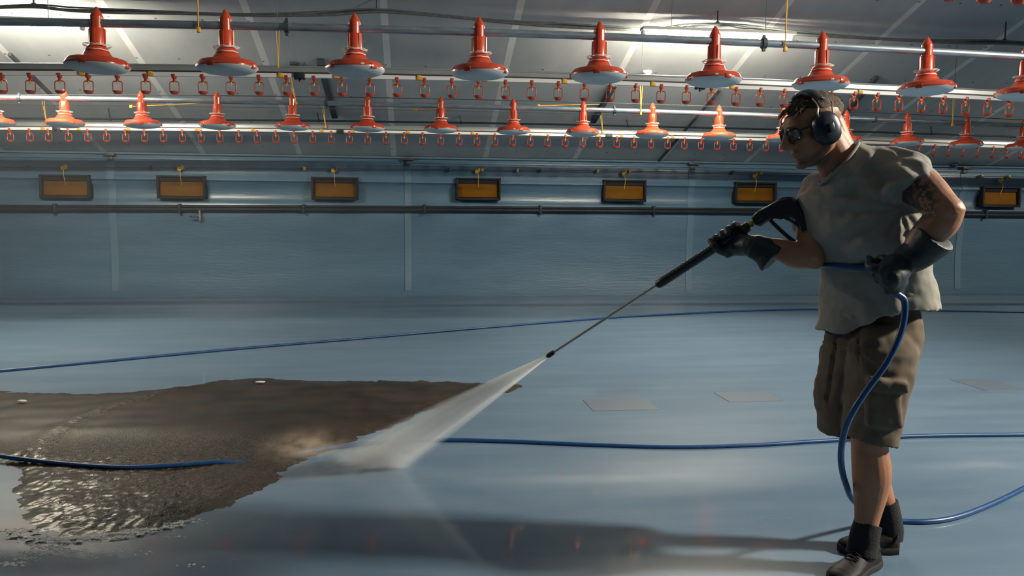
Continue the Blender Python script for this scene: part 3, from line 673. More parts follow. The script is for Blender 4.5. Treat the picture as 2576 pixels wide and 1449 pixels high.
# head frame: profile to the left, a little towards the camera, chin down
HY, HP, HS = math.radians(5), math.radians(20), 1.0
hh = V((-math.cos(HY), -math.sin(HY), 0)); HX = hh*math.cos(HP) - ZU*math.sin(HP); HZ = hh*math.sin(HP) + ZU*math.cos(HP); HYv = HZ.cross(HX)
HO = PM(2052, 322, 0)
def HL(x, y, z): return HO + (HX*x + HYv*y + HZ*z)*HS
def hell(bm, c, rx, ry, rz, **k): ell(bm, HL(*c), rx*HS, ry*HS, rz*HS, HX, HYv, HZ, **k)
def hlimb(bm, pr, **k): limb(bm, [(HL(*p), r*HS) for p, r in pr], **k)
body = bmesh.new()
hell(body, (-.006, 0, .042), .094, .077, .067, n=28, k=16)
skin_rings(body, [ring(HL(cx, 0, z), HX, HYv, rx*HS, ry*HS, 28, 2.15) for z, cx, rx, ry in ((.070, .014, .074, .058), (.05, .018, .082, .068), (.02, .022, .076, .067), (-.012, .026, .071, .066), (-.04, .031, .066, .062), (-.065, .037, .059, .055), (-.088, .045, .048, .045), (-.106, .052, .038, .034), (-.116, .055, .022, .022))])
hell(body, (.089, 0, .036), .018, .052, .012)
hlimb(body, [((.099, 0, .030), .011), ((.115, 0, .0), .0125), ((.128, 0, -.021), .0135), ((.121, 0, -.030), .012)])
for s in (-1, 1):
    hell(body, (.110, s*.013, -.026), .014, .010, .010); hell(body, (.070, s*.046, -.014), .024, .019, .020)
    hlimb(body, [((-.004, s*.060, -.030), .019), ((.012, s*.057, -.066), .017), ((.070, s*.022, -.100), .016)])
    hell(body, (.083, s*.032, .012), .0135, .016, .013); hell(body, (-.008, s*.078, -.002), .020, .010, .032)
hell(body, (.099, 0, -.056), .014, .026, .0075); hell(body, (.095, 0, -.070), .013, .023, .009); hell(body, (.087, 0, -.100), .019, .024, .017)
hell(body, (.096, 0, -.044), .011, .020, .010)
# neck, chest showing above the collar
limb(body, [(HL(-.020, 0, -.02), .058), (PM(2092, 380), .063), (PM(2110, 412), .069), (PM(2140, 450), .072)], 22)
limb(body, [(HL(-.058, 0, .0), .044), (PM(2112, 368, .005), .046), (PM(2130, 400, .0), .052)], 16)
limb(body, [(PM(2150, 465), .08), (PM(2178, 600), .10), (PM(2205, 800), .09)], 18)
# arms
NS, NE, NW = PM(2275, 445, -.16), PM(2383, 530, -.34), PM(2272, 662, -.25)
limb(body, [(PM(2205, 455, -.06), .055), (NS, .060), (NS.lerp(NE, .3), .061), (NS.lerp(NE, .5)+V((0, 0, .008)), .061), (NS.lerp(NE, .82), .053), (NE, .047)], 18)
limb(body, [(NE + V((.006, 0, .0)), .046), (NE.lerp(NW, .22)+V((.010, 0, 0)), .054), (NE.lerp(NW, .5), .048), (NE.lerp(NW, .8), .036), (NW, .030)], 18)
ell(body, NE+V((.014, .006, -.002)), .040, .042, .042)
FS, FE, FW_ = PM(2055, 490, .15), PM(2038, 640, .04), PM(1900, 618, .14)
limb(body, [(PM(2110, 470, .06), .07), (FS, .064), (FS.lerp(FE, .5)+V((-.006, 0, 0)), .055), (FS.lerp(FE, .85), .048), (FE, .046)], 18)
limb(body, [(FE, .046), (FE.lerp(FW_, .25)+V((0, 0, -.010)), .049), (FE.lerp(FW_, .55), .039), (FW_, .032)], 18)
ell(body, FE+V((.012, 0, -.012)), .040, .042, .042)
# legs
limb(body, [(PM(2225, 850, -.04), .08), (PM(2207, 960, -.09), .070), (PM(2190, 1090, -.11), .062), (PM(2188, 1130, -.11), .060), (PM(2193, 1190, -.11), .064), (PM(2190, 1240, -.11), .056), (PM(2182, 1300, -.115), .042), (PM(2174, 1350, -.12), .037), (PM(2172, 1380, -.12), .040)], 20)
limb(body, [(PM(2175, 850, .05), .08), (PM(2160, 960, .07), .070), (PM(2182, 1080, .05), .058), (PM(2190, 1150, .05), .058), (PM(2200, 1210, .05), .055), (PM(2226, 1275, .04), .040), (PM(2236, 1325, .03), .035), (PM(2236, 1350, .03), .037)], 20)
bmesh_body = remesh(body, .0040, 3, 'body')
# skin tone attribute: stubble on the jaw, tattoo on the near upper arm
at = bmesh_body.attributes.new('mark', 'FLOAT', 'POINT'); TM = NS.lerp(NE, .50) + V((-.03, .0, -.045))
jc = HL(.045, 0, -.095)
for i, v in enumerate(bmesh_body.vertices):
    p = v.co; w = 0
    d = (p-TM).length
    if d < .16: w = max(0, min(1, (.115-d)/.03))*(1 if NZ(p, 60)+.6*NZ(p, 130) > -.22 else .25)
    d2 = (p-jc); q = V((d2.dot(HX)/.062, d2.dot(HYv)/.07, d2.dot(HZ)/.034)).length
    if q < 1.2: w = max(w, .55*max(0, min(1, (1.15-q)/.35)))
    at.data[i].value = w
sk = M['skin']; nb = NB(sk); a_n = nb.n('ShaderNodeAttribute', attribute_name='mark')
old = nb.b.inputs['Base Color'].links[0].from_socket
sk.node_tree.links.new(nb.mix(a_n.outputs['Fac'], old, (.055, .040, .036, 1)), nb.b.inputs['Base Color'])
mobj('body', bmesh_body, M['skin'])
bm = bmesh.new()
for s in (-1, 1): hell(bm, (.088, s*.032, .012), .0115, .0115, .0115, n=14, k=10)
mobj('eyes', bm, M['eye'])
# hair: crop on top, fade at the sides
bm = bmesh.new(); bmesh.ops.create_icosphere(bm, subdivisions=5, radius=1)
kill = []
for v in bm.verts:
    d = v.co.copy(); p = V((-.006+d.x*.097, d.y*.080, .042+d.z*.070))
    line_ = .076 if p.x > .06 else .076 - (.06-p.x)*.30
    if p.x < -.06: line_ = .037 - (-.06-p.x)*1.2
    s = p.z - line_ + .008*NZ(p, 40)
    if s < -.012: kill.append(v); continue
    lift = max(0, min(1, s/.03))
    p += d*(lift*(.003 + .004*max(0, d.z)) - .006*(1-lift) + lift*(.005*NZ(p*1.0, 55) + .004*NZ((p.x*20, p.y*160, p.z*60))))
    if p.x > .055: p.x += lift*.010*max(0, d.z)
    v.co = HL(*p)
bmesh.ops.delete(bm, geom=kill, context='VERTS')
for k in range(110):
    y = random.uniform(-.052, .055); x0 = random.uniform(.045, .070); z0 = .096 - (x0-.045)*.55 - abs(y)*.35
    tube(bm, [HL(x0-.02, y, z0+.010), HL(x0+.012, y+random.gauss(0, .003), z0+.010), HL(x0+.024, y+random.gauss(0, .006), z0+.004+random.gauss(0, .004)), HL(x0+.032+random.uniform(0, .008), y, z0+.000-random.uniform(0, .008))], [.0016, .0018, .0014, .0004], 5)
for k in range(160):
    x0 = random.uniform(-.09, .05); y = random.uniform(-.045, .05); zz = .042+.070*math.sqrt(max(.05, 1-((x0+.006)/.097)**2-(y/.080)**2))
    tube(bm, [HL(x0-.012, y, zz), HL(x0, y, zz+.008), HL(x0+.016, y+random.gauss(0, .004), zz+.009)], [.0018, .0016, .0004], 5)
mobj('hair', bm, M['hair'])
# ear defenders
ed = bpy.data.objects.new('ear_defenders', None); COL.objects.link(ed); ed.parent = man; ed.matrix_parent_inverse = Matrix.Translation(-V((1.62, YM, 0)))
def sub(name, bm, material, parent): return obj(name, bm, material, parent)
for s in (-1, 1):
    bm = bmesh.new(); c = HL(.026, s*.089, -.002)
    skin_rings(bm, [ring(c + HYv*(s*o*HS), HX, HZ, rx*HS, rz*HS, 28, 2.3) for o, rx, rz in ((.0, .040, .049), (.004, .046, .055), (.020, .046, .055), (.030, .042, .051), (.036, .034, .043), (.039, .018, .024), (.0395, .002, .003))])
    box(bm, c + HYv*(s*.040*HS), .022, .006, .030, HX, HYv, HZ, bev=.003)
    o = sub('ear_cup', bm, M['muff'], ed)
    bm = bmesh.new(); skin_rings(bm, [ring(c - HYv*(s*o_*HS), HX, HZ, rx*HS, rz*HS, 24, 2.2) for o_, rx, rz in ((-.003, .037, .046), (.006, .041, .050), (.014, .040, .049), (.020, .034, .043))]); sub('cushion', bm, M['black'], ed)
    bm = bmesh.new()
    for dx, dz in ((-.030, .036), (.026, .036)):
        a0 = math.radians(52); tube(bm, spline([HL(.014+dx*.5, s*.098*math.sin(a0*.85), (.036+.093*math.cos(a0*.85))), HL(.010+dx*.9, s*.098, .075), HL(.025+dx, s*.112, .052), HL(.025+dx*.8, s*.118, .032)], 5), .0030*HS, 8)
    sub('wire_arm', bm, M['steel'], ed)
bm = bmesh.new(); rings = []
for k in range(17):
    a = math.radians(-50 + 100*k/16); c = HL(.008, .098*math.sin(a), (.036+.091*math.cos(a))); nrm = (HYv*math.sin(a) + HZ*math.cos(a))
    e = 1 if 2 < k < 14 else .7
    rings.append(ring(c, HX, nrm, .019*HS*e, .0085*HS*e, 12, 2.6))
skin_rings(bm, rings); sub('headband', bm, M['black'], ed)
# spectacles
sp = bpy.data.objects.new('spectacles', None); COL.objects.link(sp); sp.parent = man; sp.matrix_parent_inverse = Matrix.Translation(-V((1.62, YM, 0)))
bm = bmesh.new(); gl = bmesh.new()
for s in (-1, 1):
    pts = []
    for k in range(25):
        a = 2*math.pi*k/24; ct, st = math.cos(a), math.sin(a); e = (abs(ct)**3.2+abs(st)**3.2)**(-1/3.2)
        yy = s*(.034 + ct*.026*e); pts.append(HL(.112 - .55*max(0, abs(yy)-.03), yy, .008 + st*.0195*e))
    tube(bm, pts, .0032, 8, False)
    gl.faces.new([gl.verts.new(p) for p in pts[:-1]])
    tube(bm, [HL(.098, s*.062, .018), HL(.085, s*.074, .020), HL(.04, s*.080, .020), HL(-.02, s*.084, .016)], .0034, 8)
tube(bm, [HL(.113, -.010, .012), HL(.118, 0, .015), HL(.113, .010, .012)], .0028, 8)
sub('frame', bm, M['frame'], sp); ls = sub('lenses', gl, M['lens'], sp); md = ls.modifiers.new('t', 'SOLIDIFY'); md.thickness = .002
# t-shirt
bm = bmesh.new(); rows = [(405, 2188, 46, 0), (430, 2184, 84, 0), (465, 2174, 112, 0), (500, 2161, 126, 0), (550, 2163, 127, 0), (600, 2174, 127, 0), (650, 2192, 119, 0), (682, 2200, 114, 0), (705, 2203, 116, 0), (750, 2205, 119, .4), (790, 2204, 122, .75), (818, 2204, 124, 1)]
rr = []
def hem(x):                                           # height of the hem line where it passes across the figure
    ks = [(2040, 828), (2072, 833), (2115, 842), (2150, 834), (2195, 808), (2240, 790), (2290, 785), (2380, 782)]
    for (a_, b_), (c_, d_) in zip(ks, ks[1:]):
        if x <= c_: f_ = max(0, (x-a_)/(c_-a_)); return b_+(d_-b_)*f_
    return ks[-1][1]
top_ = None
for y, xc, hw, tl in rows:
    a = hw/724/.82; kb = .72 + .06*tl; rg = ring(PM(xc, y), LF, FWD, a, a*kb, 40, 2.15)
    if tl == 0: top_ = rg
    else: rg = [V((p.x, p.y, q.z + (onY(proj_x(p), hem(proj_x(p)), p.y).z - q.z)*tl)) for p, q in zip(rg, top_)]
    rr.append(rg)
lastc = PM(2204, 818); last = rr[-1]
rr.append([lastc + (p-lastc)*V((.93, .93, 1)) if False else V((lastc.x+(p.x-lastc.x)*.91, lastc.y+(p.y-lastc.y)*.91, p.z+.002)) for p in last])
rr.append([V((lastc.x+(p.x-lastc.x)*.88, lastc.y+(p.y-lastc.y)*.88, p.z+.07)) for p in last])
skin_rings(bm, rr)
limb(bm, [(PM(2142, 425), .075), (PM(2225, 425, -.08), .079), (PM(2282, 445, -.155), .080)], 20)
limb(bm, [(PM(2150, 462, .0), .070), (PM(2096, 472, .08), .074), (PM(2062, 484, .14), .071)], 20)
cf, cb = PM(2074, 458, -.045), PM(2146, 366, .03); cc = (cf+cb)/2; cu = (cf-cb).normalized(); cv_ = (PM(2120, 412, -.09)-PM(2095, 412, .08)); cv_ = (cv_-cu*cv_.dot(cu)).normalized(); cn = cu.cross(cv_)
if cn.x > 0: cn = -cn
cl = (cf-cb).length/2
skin_rings(bm, [ring(cc + cn*o_, cu, cv_, cl*e_ + g_, .083*e_ + g_, 30) for o_, e_, g_ in ((.0, .96, 0), (-.004, 1.0, .0), (-.020, 1.0, .012), (-.045, 1.0, .030), (-.075, .9, .03))])
def sleeve(pr, wall=.014):
    pts = [p for p, r in pr]; rs = [r for p, r in pr]; d = (pts[-1]-pts[-2]).normalized()
    tube(bm, pts + [pts[-1]+d*.002, pts[-1]-d*.045], rs + [rs[-1]-wall, rs[-1]-wall-.003], 24)
ell(bm, PM(2188, 470, -.07), .10, .085, .062)
sleeve([(PM(2245, 440, -.12), .070), (PM(2275, 450, -.16), .083), (PM(2286, 468, -.19), .086), (PM(2295, 494, -.222), .090)])
sleeve([(PM(2085, 475, .10), .06), (PM(2056, 500, .145), .069), (PM(2044, 535, .13), .067), (PM(2040, 572, .11), .066)])
shirt = remesh(bm, .0058, 6, 'shirt')
ap = PM(2268, 525, -.20); hp = PM(2225, 690, -.2)
def sfold(p, n):
    d = p-ap; r = math.hypot(d.x, d.z); a = math.atan2(d.z, d.x)
    f = .0115*math.exp(-r/.26)*math.sin(a*11 + 2.2*NZ(p, 7))*min(1, r/.14)*(1 if d.x < .02 else max(0, 1-(d.x-.02)/.05))
    f += .0060*NZ((p.x*16+p.z*9, p.y*9, p.z*5-p.x*4)) + .0026*NZ(p, 34)
    if p.z > 1.16 and p.x > 1.55: q_ = math.sin(((p.x-1.5)*.50+(p.z-1.3)*.95)*125 + 2.5*NZ(p, 7)); f += .0095*(q_*abs(q_)**.5)*max(0, min(1, (p.x-1.52)/.12))*max(.15, min(1, ((PM(2295, 494, -.222)-p).length-.06)/.08))
    lo = max(0, min(1, (1.02-p.z)/.12)); f += lo*.0045*(1 if p.x < 1.72 else .3)*math.sin((p.x*1.0+p.z*.42)*58 + 3*NZ(p, 5))
    w = math.exp(-((p.z-PM(2200, 668).z)/.028)**2); f -= .006*w
    return f
displace(shirt, sfold); sh = mobj('t_shirt', shirt, M['shirt'])
bm = bmesh.new(); q_ = ring(cc + cn*.001, cu, cv_, cl*.985, .083*.985, 40); tube(bm, q_ + q_[:2], .0052, 8, False)
obj('collar', bm, M['shirt'], sh)
# cargo shorts
bm = bmesh.new()
def leg(rows_, dy, tilt):
    out = []
    for y, l, r, b in rows_:
        c = PM((l+r)/2, y, dy); out.append(ring(c, V((1, 0, 0)), V((0, 1, 0)), (r-l)/2/735, b, 32, 2.3))
    c = PM((rows_[-1][1]+rows_[-1][2])/2, rows_[-1][0], dy); L_ = out[-1]
    out[-1] = [p + ZU*(tilt*(p.x-c.x)) for p in L_]; L_ = out[-1]
    out.append([V((c.x+(p.x-c.x)*.80, c.y+(p.y-c.y)*.82, p.z+.002)) for p in L_]); out.append([V((c.x+(p.x-c.x)*.76, c.y+(p.y-c.y)*.78, p.z+.07)) for p in L_])
    skin_rings(bm, out)
leg([(815, 2165, 2290, .04), (850, 2142, 2304, .075), (885, 2137, 2304, .100), (930, 2140, 2290, .115), (980, 2137, 2276, .115), (1040, 2132, 2260, .11), (1085, 2130, 2247, .11), (1106, 2131, 2241, .11)], -.09, -.16)
leg([(800, 2110, 2230, .05), (840, 2080, 2236, .08), (880, 2068, 2220, .115), (930, 2062, 2200, .11), (990, 2056, 2190, .105), (1050, 2058, 2185, .10), (1089, 2062, 2182, .10)], .08, .0)
skin_rings(bm, [ring(PM((l+r)/2, y, .0), LF, FWD, (r-l)/2/724/.92, (r-l)/2/724/.92*.60, 32, 2.2) for y, l, r in ((755, 2120, 2295), (800, 2095, 2306), (840, 2084, 2308), (880, 2080, 2300), (905, 2090, 2286))])
box(bm, PM(2222, 1030, -.195), .115, .045, .125, V((1, -.25, 0)).normalized(), V((.25, 1, 0)).normalized(), V((-.12, 0, 1)).normalized(), bev=.014)
box(bm, PM(2232, 968, -.200), .128, .055, .042, V((1, -.25, -.1)).normalized(), V((.25, 1, 0)).normalized(), V((-.10, 0, 1)).normalized(), bev=.010)
ell(bm, PM(2076, 988, .10), .034, .065, .098)
shorts = remesh(bm, .0058, 5, 'shorts')
cr = PM(2152, 880, -.12)
def kfold(p, n):
    d = p-cr; r = math.hypot(d.x, d.z); a = math.atan2(d.z, d.x)
    f = .003*math.exp(-r/.14)*math.sin(a*9 + 2*NZ(p, 6)) + .005*NZ((p.x*11, p.y*9, p.z*6)) + .003*NZ(p, 30)
    f -= .010*math.exp(-((p.x-cr.x + (cr.z-p.z)*.06)/.012)**2)*(1 if n.y < -.2 and p.z > cr.z-.22 else 0)
    return f
displace(shorts, kfold); so = mobj('cargo_shorts', shorts, M['shorts'])
# socks and shoes
for nm, pts, rs in (('near', [(2184, 1316, -.115), (2176, 1345, -.12), (2171, 1372, -.12), (2168, 1395, -.125)], (.046, .044, .048, .052)), ('far', [(2226, 1262, .04), (2234, 1300, .035), (2238, 1330, .03), (2236, 1352, .03)], (.045, .043, .046, .048))):
    bm = bmesh.new(); P_ = [PM(*p) for p in pts]; tube(bm, spline([V((*p, r)) for p, r in zip(P_, rs)] and P_, 4), [rs[0]]*1 + [rs[0]+(rs[-1]-rs[0])*i/12 for i in range(1, 13)], 18); mobj('sock', bm, M['sock'])
def shoe(heel, toe, ank, w=.047):
    d = (toe-heel); L_ = d.length; d.normalize(); s = V((-d.y, d.x, 0)); bm = bmesh.new()
    rings = []                                         # cross sections from heel to toe
    for t_, ww, hz in ((-.02, .55, .055), (.04, .80, .075), (.16, .86, .090), (.30, .80, .092), (.42, .84, .082), (.56, .95, .066), (.70, 1.04, .056), (.84, 1.0, .050), (.94, .78, .043), (1.0, .45, .034)):
        c = heel + d*(t_*L_); rg = []
        for k in range(20):
            a = 2*math.pi*k/20; ca, sa = math.cos(a), math.sin(a)
            rg.append(c + s*(ca*w*ww*(1 if sa < .3 else 1-.25*(sa-.3))) + ZU*(.022 + (hz-.022)*max(0, sa)**.8 if sa > 0 else .022 + .012*sa))
        rings.append(rg)
    skin_rings(bm, rings)
    tube(bm, [ank+V((0, 0, .0)), heel+d*(.20*L_)+ZU*.065], [.045, .050], 18)
    up = mobj('shoe', remesh(bm, .0042, 5, 'shoe'), M['shoe'])
    bm = bmesh.new(); rings = []
    for z, k_ in ((.0, .97), (.004, 1.02), (.020, 1.04), (.026, .98)):
        rings.append([heel + d*(t_*L_) + s*(sg*w*ww*k_) + ZU*z for sg, lst in ((1, ((-.03, .35), (.02, .78), (.16, .88), (.35, .82), (.55, .96), (.72, 1.06), (.86, 1.0), (.96, .72), (1.02, .3))), (-1, ((1.02, .3), (.96, .72), (.86, 1.0), (.72, 1.06), (.55, .96), (.35, .82), (.16, .88), (.02, .78), (-.03, .35)))) for t_, ww in lst])
    skin_rings(bm, rings); obj('sole', bm, M['sole'], up)
    bm = bmesh.new()
    for t_, zz in ((.38, .094), (.45, .088), (.52, .080), (.59, .072)):
        c = heel + d*(t_*L_); tube(bm, spline([c - s*.024 + ZU*(zz-.010), c + ZU*zz, c + s*.024 + ZU*(zz-.010)], 4), .0028, 6)
    obj('laces', bm, M['sock'], up)
h1 = onZ(2196, 1418); shoe(h1, onZ(2098, 1474), PM(2170, 1372, -.12))
h2 = onZ(2252, 1386); shoe(h2, onZ(2112, 1386), PM(2236, 1352, .03))

# ------------------------------------------------------------------ pressure washer lance
G, I = onY(2010, 486, 2.74), onZ(963, 1165)
LD = (I-G).normalized()
def LP(px_):
    lo, hi = -.3, 1.2
    for _ in range(50):
        mid = (lo+hi)/2
        if proj_x(G+(I-G)*mid) > px_: lo = mid
        else: hi = mid
    return G+(I-G)*lo
PN = LD.cross(ZU).normalized()                        # normal of the upright plane through the lance
if PN.y > 0: PN = -PN
def GP(x, y): d = ray(x, y); return CAM + d*((G-CAM).dot(PN)/d.dot(PN))
NOZ = LP(1376)
gun = thing('pressure_washer_lance', 'black pressure washer gun and long steel lance held out over the floor', 'lance', tuple(G))
def gobj(name, bm, material, parent=gun):
    o = obj(name, bm, material, parent)
    if parent is gun: o.matrix_parent_inverse = Matrix.Translation(-G)
    return o
bm = bmesh.new(); tube(bm, [LP(1392), LP(1660)], .0058, 12); gobj('lance_tube', bm, M['steel'])
bm = bmesh.new(); tube(bm, [NOZ, LP(1380), LP(1381), LP(1394)], [.006, .0105, .011, .0095], 12); gobj('nozzle', bm, M['black'])
bm = bmesh.new(); tube(bm, [LP(1652), LP(1656), LP(1670), LP(1700), LP(1805), LP(1850), LP(1852)], [.010, .017, .0185, .0175, .0175, .0175, .008], 16)
for x in range(1672, 1804, 9): tube(bm, [LP(x-1.4), LP(x), LP(x+1.4)], [.0172, .0188, .0172], 16)
gobj('foam_grip', bm, M['gunblack'])
bm = bmesh.new(); tube(bm, [LP(1850), LP(1868)], .0085, 12); tube(bm, [LP(1866), LP(1869), LP(1883), LP(1886)], [.012, .019, .019, .012], 8); gobj('coupling', bm, M['gunblack'])
bm = bmesh.new(); tube(bm, [LP(1883), LP(1904)], .0105, 12); tube(bm, [LP(1889), LP(1893)], .0135, 6); gobj('brass_fitting', bm, M['brass'])
bm = bmesh.new()
prs = [((1897, 546), (1903, 566)), ((1908, 530), (1914, 570)), ((1936, 516), (1932, 557)), ((1958, 503), (1950, 549)), ((1968, 497), (1966, 552)), ((1982, 495), (1980, 548)), ((1996, 496), (1990, 547)), ((2007, 508), (1998, 551)), ((2021, 530), (2008, 561)), ((2035, 556), (2016, 577)), ((2042, 588), (2023, 596)), ((2043, 608), (2028, 608))]
rings = []
for (ux_, uy_), (lx_, ly_) in prs:
    a_, b_ = GP(ux_, uy_), GP(lx_, ly_); t_ = (b_-a_)*.14
    rings.append([a_ + PN*.012, a_ + t_ + PN*.021, b_ - t_ + PN*.021, b_ + PN*.012, b_ - PN*.012, b_ - t_ - PN*.021, a_ + t_ - PN*.021, a_ - PN*.012])
skin_rings(bm, rings)
tube(bm, [GP(1899, 557), GP(1912, 548), GP(1922, 542)], [.021, .024, .022], 14)
gobj('gun_body', bm, M['gunblack'])
bm = bmesh.new(); tube(bm, spline([GP(1936, 552), GP(1950, 566), GP(1978, 592), GP(2006, 612), GP(2020, 612), GP(2036, 604)], 5), .0072, 10); gobj('trigger_guard', bm, M['gunblack'])
bm = bmesh.new(); tube(bm, spline([GP(1975, 548), GP(1992, 556), GP(2010, 570), GP(2022, 588)], 5), .0075, 10, True, .8); gobj('trigger', bm, M['darkmetal'])
# hose from the gun, round the waist, through the hand and down to the floor
wc = PM(2200, 668); wa = 114/724/.82 + .012
def waist(a_deg, r=0.0): a = math.radians(a_deg); return wc + LF*((wa+r)*math.cos(a)) + FWD*((wa*.72+r)*math.sin(a))
HC = PM(2224, 692, -.285)                             # inside the near fist
hp_ = [GP(2036, 600), PM(2052, 625, .11), waist(158, .02)+V((0, 0, .01)), waist(135), waist(115), waist(95), waist(75), waist(55, .006), waist(38, .014), HC+V((-.045, .0, .030)), HC, HC+V((.038, .0, -.052)), PM(2276, 760, -.285), PM(2268, 830, -.29), PM(2232, 910, -.29), PM(2178, 985, -.275), PM(2138, 1050, -.255), PM(2119, 1110, -.22), PM(2116, 1165, -.16), PM(2127, 1215, -.08), PM(2150, 1262, .05), onZ(2210, 1302, .03), onZ(2265, 1311, HR), onZ(2335, 1312, HR), onZ(2405, 1301, HR), onZ(2485, 1272, HR), onZ(2576, 1228, HR), onZ(2760, 1130, HR), onZ(2900, 1060, HR), onZ(3200, 960, HR), onZ(3800, 870, HR)]
bm = bmesh.new(); tube(bm, spline(hp_, 7), HR, 12)
tag(obj('hose', bm, M['hose']), 'blue hose from the gun round the worker\'s waist, through his hand to the floor', 'hose')
# gloves
def glove(name, axis_c, ax, palm_dir, wrist, cuff_pts, thumb_side, grip_r):
    """fist closed round a bar at axis_c along ax; palm_dir points from bar to the palm; fingers wrap away from it"""
    bm = bmesh.new(); ax = ax.normalized(); pd = (palm_dir - ax*palm_dir.dot(ax)).normalized(); sd = ax.cross(pd)
    R_ = grip_r + .014
    for k, (o_, ln) in enumerate(((-.042, .92), (-.014, 1.0), (.014, 1.02), (.041, .88))):
        pts = []; N = 9
        for i in range(N):
            a = math.radians(-75 + (270*ln)*i/(N-1)) * thumb_side
            pts.append((axis_c + ax*(o_ + .002*math.sin(i+k)) + (pd*math.cos(a) + sd*math.sin(a))*(R_ + (.005 if i in (2, 5) else 0)), .0160 - .0035*i/(N-1)))
        limb(bm, pts, 10, 3)
    knu = axis_c + pd*(R_+.006)
    skin_rings(bm, [ring(knu + ax*o_ , pd, sd, .025*e, .046*e, 18) for o_, e in ((-.058, .4), (-.051, .85), (-.023, 1.02), (.023, 1.02), (.051, .85), (.058, .4))])
    limb(bm, [(knu - sd*(.012*thumb_side), .040), (knu.lerp(wrist, .4), .043), (knu.lerp(wrist, .75), .040), (wrist, .040)], 16)
    tb = knu + ax*(-.040) - sd*(.018*thumb_side)        # thumb leaves the side of the palm
    limb(bm, [(tb + ax*.02, .017), (tb - ax*.006 - pd*.018 - sd*(.008*thumb_side), .0155), (axis_c - ax*.052 - pd*(R_*.6) - sd*(R_*.8*thumb_side), .0145), (axis_c - ax*.062 - pd*(R_*1.0) + sd*(R_*.3*thumb_side), .0125)], 12, 4)
    P_ = [wrist] + [p for p, r in cuff_pts]; rs = [.044] + [r for p, r in cuff_pts]
    S_ = spline([V((p.x, p.y, p.z)) for p in P_], 5); n_ = len(S_); RR = []
    for i in range(n_):
        f = i/(n_-1)*(len(rs)-1); a = int(min(f, len(rs)-2)); RR.append(rs[a]+(rs[a+1]-rs[a])*(f-a))
    d = (S_[-1]-S_[-2]).normalized()
    tube(bm, S_ + [S_[-1]+d*.002, S_[-1]-d*.05], RR + [RR[-1]-.011, RR[-1]-.014], 22)
    me = remesh(bm, .0042, 3, name)
    displace(me, lambda p, n: .0022*NZ(p, 30))
    return mobj(name, me, M['glove'])
lc2 = LP(1836)
glove('glove', lc2, -LD, V((.12, .55, -.75)), FW_ + V((-.012, 0, .0)), [(PM(1924, 632, .12), .052), (PM(1947, 651, .10), .061)], 1, .0175)
glove('glove', HC, V((.62, .15, -.78)), V((.25, -.85, .25)), NW + V((-.012, -.01, .0)), [(PM(2316, 632, -.285), .055), (PM(2355, 594, -.32), .064)], -1, HR)

# ------------------------------------------------------------------ water spray: a flat fan of fine drops, and the splash where it lands
A, B = onZ(815, 1160), onZ(1040, 1180)
zax = ((A+B)/2 - NOZ); SLEN = zax.length; zax.normalize(); xax = (B-A); xax = (xax - zax*xax.dot(zax)).normalized(); yax = zax.cross(xax)
SW = abs((B-A).dot(xax))/2; STH = .055
bm = bmesh.new(); E_ = 1.3
skin_rings(bm, [ring(V((0, 0, z*SLEN)), V((1, 0, 0)), V((0, 1, 0)), (SW*z+.006)*E_, (STH*z+.005)*E_, 28) for z in (0, .1, .3, .6, 1.0, 1.12)])
def volume(name, density_fn, col, aniso):
    v = bpy.data.materials.new(name); v.use_nodes = True; nt_ = v.node_tree; nb_ = NB(v)
    nt_.nodes.remove(nb_.b); o_ = nt_.nodes['Material Output']
    s_ = nt_.nodes.new('ShaderNodeVolumeScatter'); s_.inputs['Color'].default_value = (*col, 1); s_.inputs['Anisotropy'].default_value = aniso
    nt_.links.new(density_fn(nb_), s_.inputs['Density']); nt_.links.new(s_.outputs[0], o_.inputs['Volume']); return v
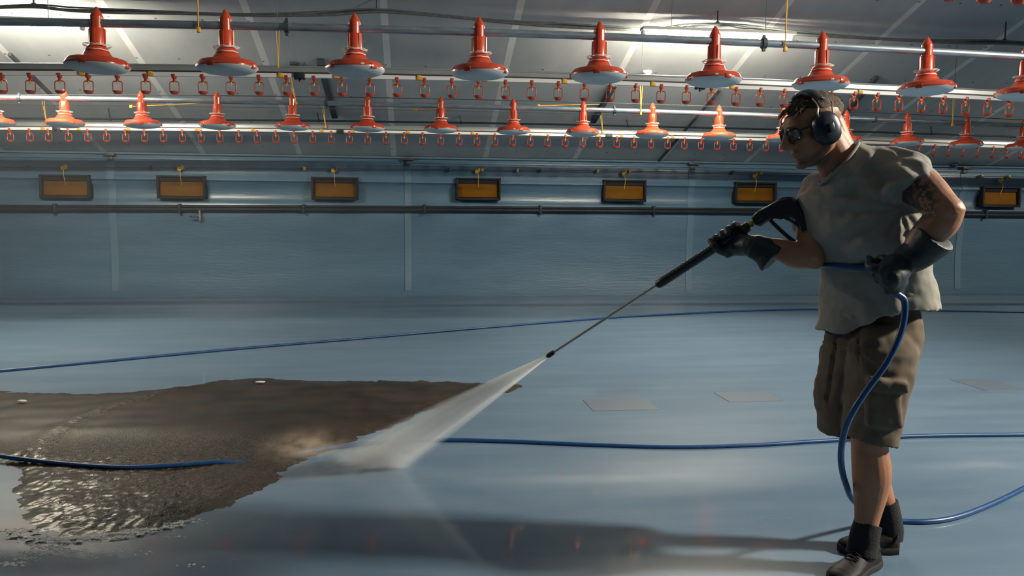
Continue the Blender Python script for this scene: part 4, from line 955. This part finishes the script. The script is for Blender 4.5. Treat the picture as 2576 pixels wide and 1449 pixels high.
def fan(nb_):
    P_, x, y, z = nb_.pos(); t_ = nb_.math('MAXIMUM', nb_.math('DIVIDE', z, SLEN), .004)
    w = nb_.math('ADD', nb_.math('MULTIPLY', t_, SW), .006); h = nb_.math('ADD', nb_.math('MULTIPLY', t_, STH), .005)
    u = nb_.math('DIVIDE', x, w); v_ = nb_.math('DIVIDE', y, h)
    r = nb_.math('SQRT', nb_.math('ADD', nb_.math('MULTIPLY', u, u), nb_.math('MULTIPLY', v_, v_)))
    cv = nb_.n('ShaderNodeCombineXYZ'); nb_.inp(cv.inputs[0], nb_.math('MULTIPLY', u, 3.0)); nb_.inp(cv.inputs[1], nb_.math('MULTIPLY', v_, 1.0)); nb_.inp(cv.inputs[2], nb_.math('MULTIPLY', z, .8))
    nz = nb_.noise(cv.outputs[0], 2.2, 3)
    soft = nb_.math('ADD', .12, nb_.math('MULTIPLY', t_, .75))
    k = nb_.math('DIVIDE', nb_.math('SUBTRACT', 1.15, r), soft, clamp=True)
    d = nb_.math('DIVIDE', nb_.math('SUBTRACT', 4.2, nb_.math('MULTIPLY', t_, .7)), h)
    return nb_.math('MULTIPLY', nb_.math('MULTIPLY', d, nb_.math('MULTIPLY', k, k)), nb_.smooth(nz, .15, .75))
spray = obj('water_spray', bm, volume('water drops', fan, (.97, .98, .99), .2))
mt = Matrix((xax, yax, zax)).transposed().to_4x4(); mt.translation = NOZ; spray.matrix_world = mt
tag(spray, 'white fan of water spraying from the lance nozzle down to the floor', 'water spray', kind='stuff')
def blob(name, c, r3, dens, col, label, scale=3.0):
    bm_ = bmesh.new(); ell(bm_, V((0, 0, 0)), 1, 1, 1, n=24, k=14)
    def fn(nb_):
        P_, x, y, z = nb_.pos(); r = nb_.math('SQRT', nb_.math('ADD', nb_.math('ADD', nb_.math('MULTIPLY', x, x), nb_.math('MULTIPLY', y, y)), nb_.math('MULTIPLY', z, z)))
        k = nb_.math('SUBTRACT', 1.0, r, clamp=True); return nb_.math('MULTIPLY', nb_.math('MULTIPLY', nb_.math('MULTIPLY', k, k), dens), nb_.smooth(nb_.noise(P_, scale, 4), .35, .7))
    o_ = obj(name, bm_, volume(name+' drops', fn, col, .3)); o_.location = c; o_.scale = r3
    return tag(o_, label, 'mist', kind='stuff')
c = onZ(770, 1130, .05); blob('splash_mist', c, (.30, .22, .13), 16, (.86, .66, .46), 'brownish splash thrown up where the spray meets the litter')
c = onZ(930, 1168, .03); blob('impact_mist', c, (.26, .13, .07), 34, (.97, .98, .99), 'white mist low over the floor where the spray lands')
bm = bmesh.new(); ell(bm, V((0, 0, 0)), 1, 1, 1, n=28, k=16)
hz = obj('haze', bm, volume('thin haze', lambda nb_: nb_.math('ADD', .008, 0.0), (.95, .97, 1.0), .1)); hz.location = (-3.2, 7.6, 1.0); hz.scale = (3.6, 3.4, 1.25)
tag(hz, 'thin water haze hanging over the left part of the shed in front of the wall', 'haze', kind='stuff')
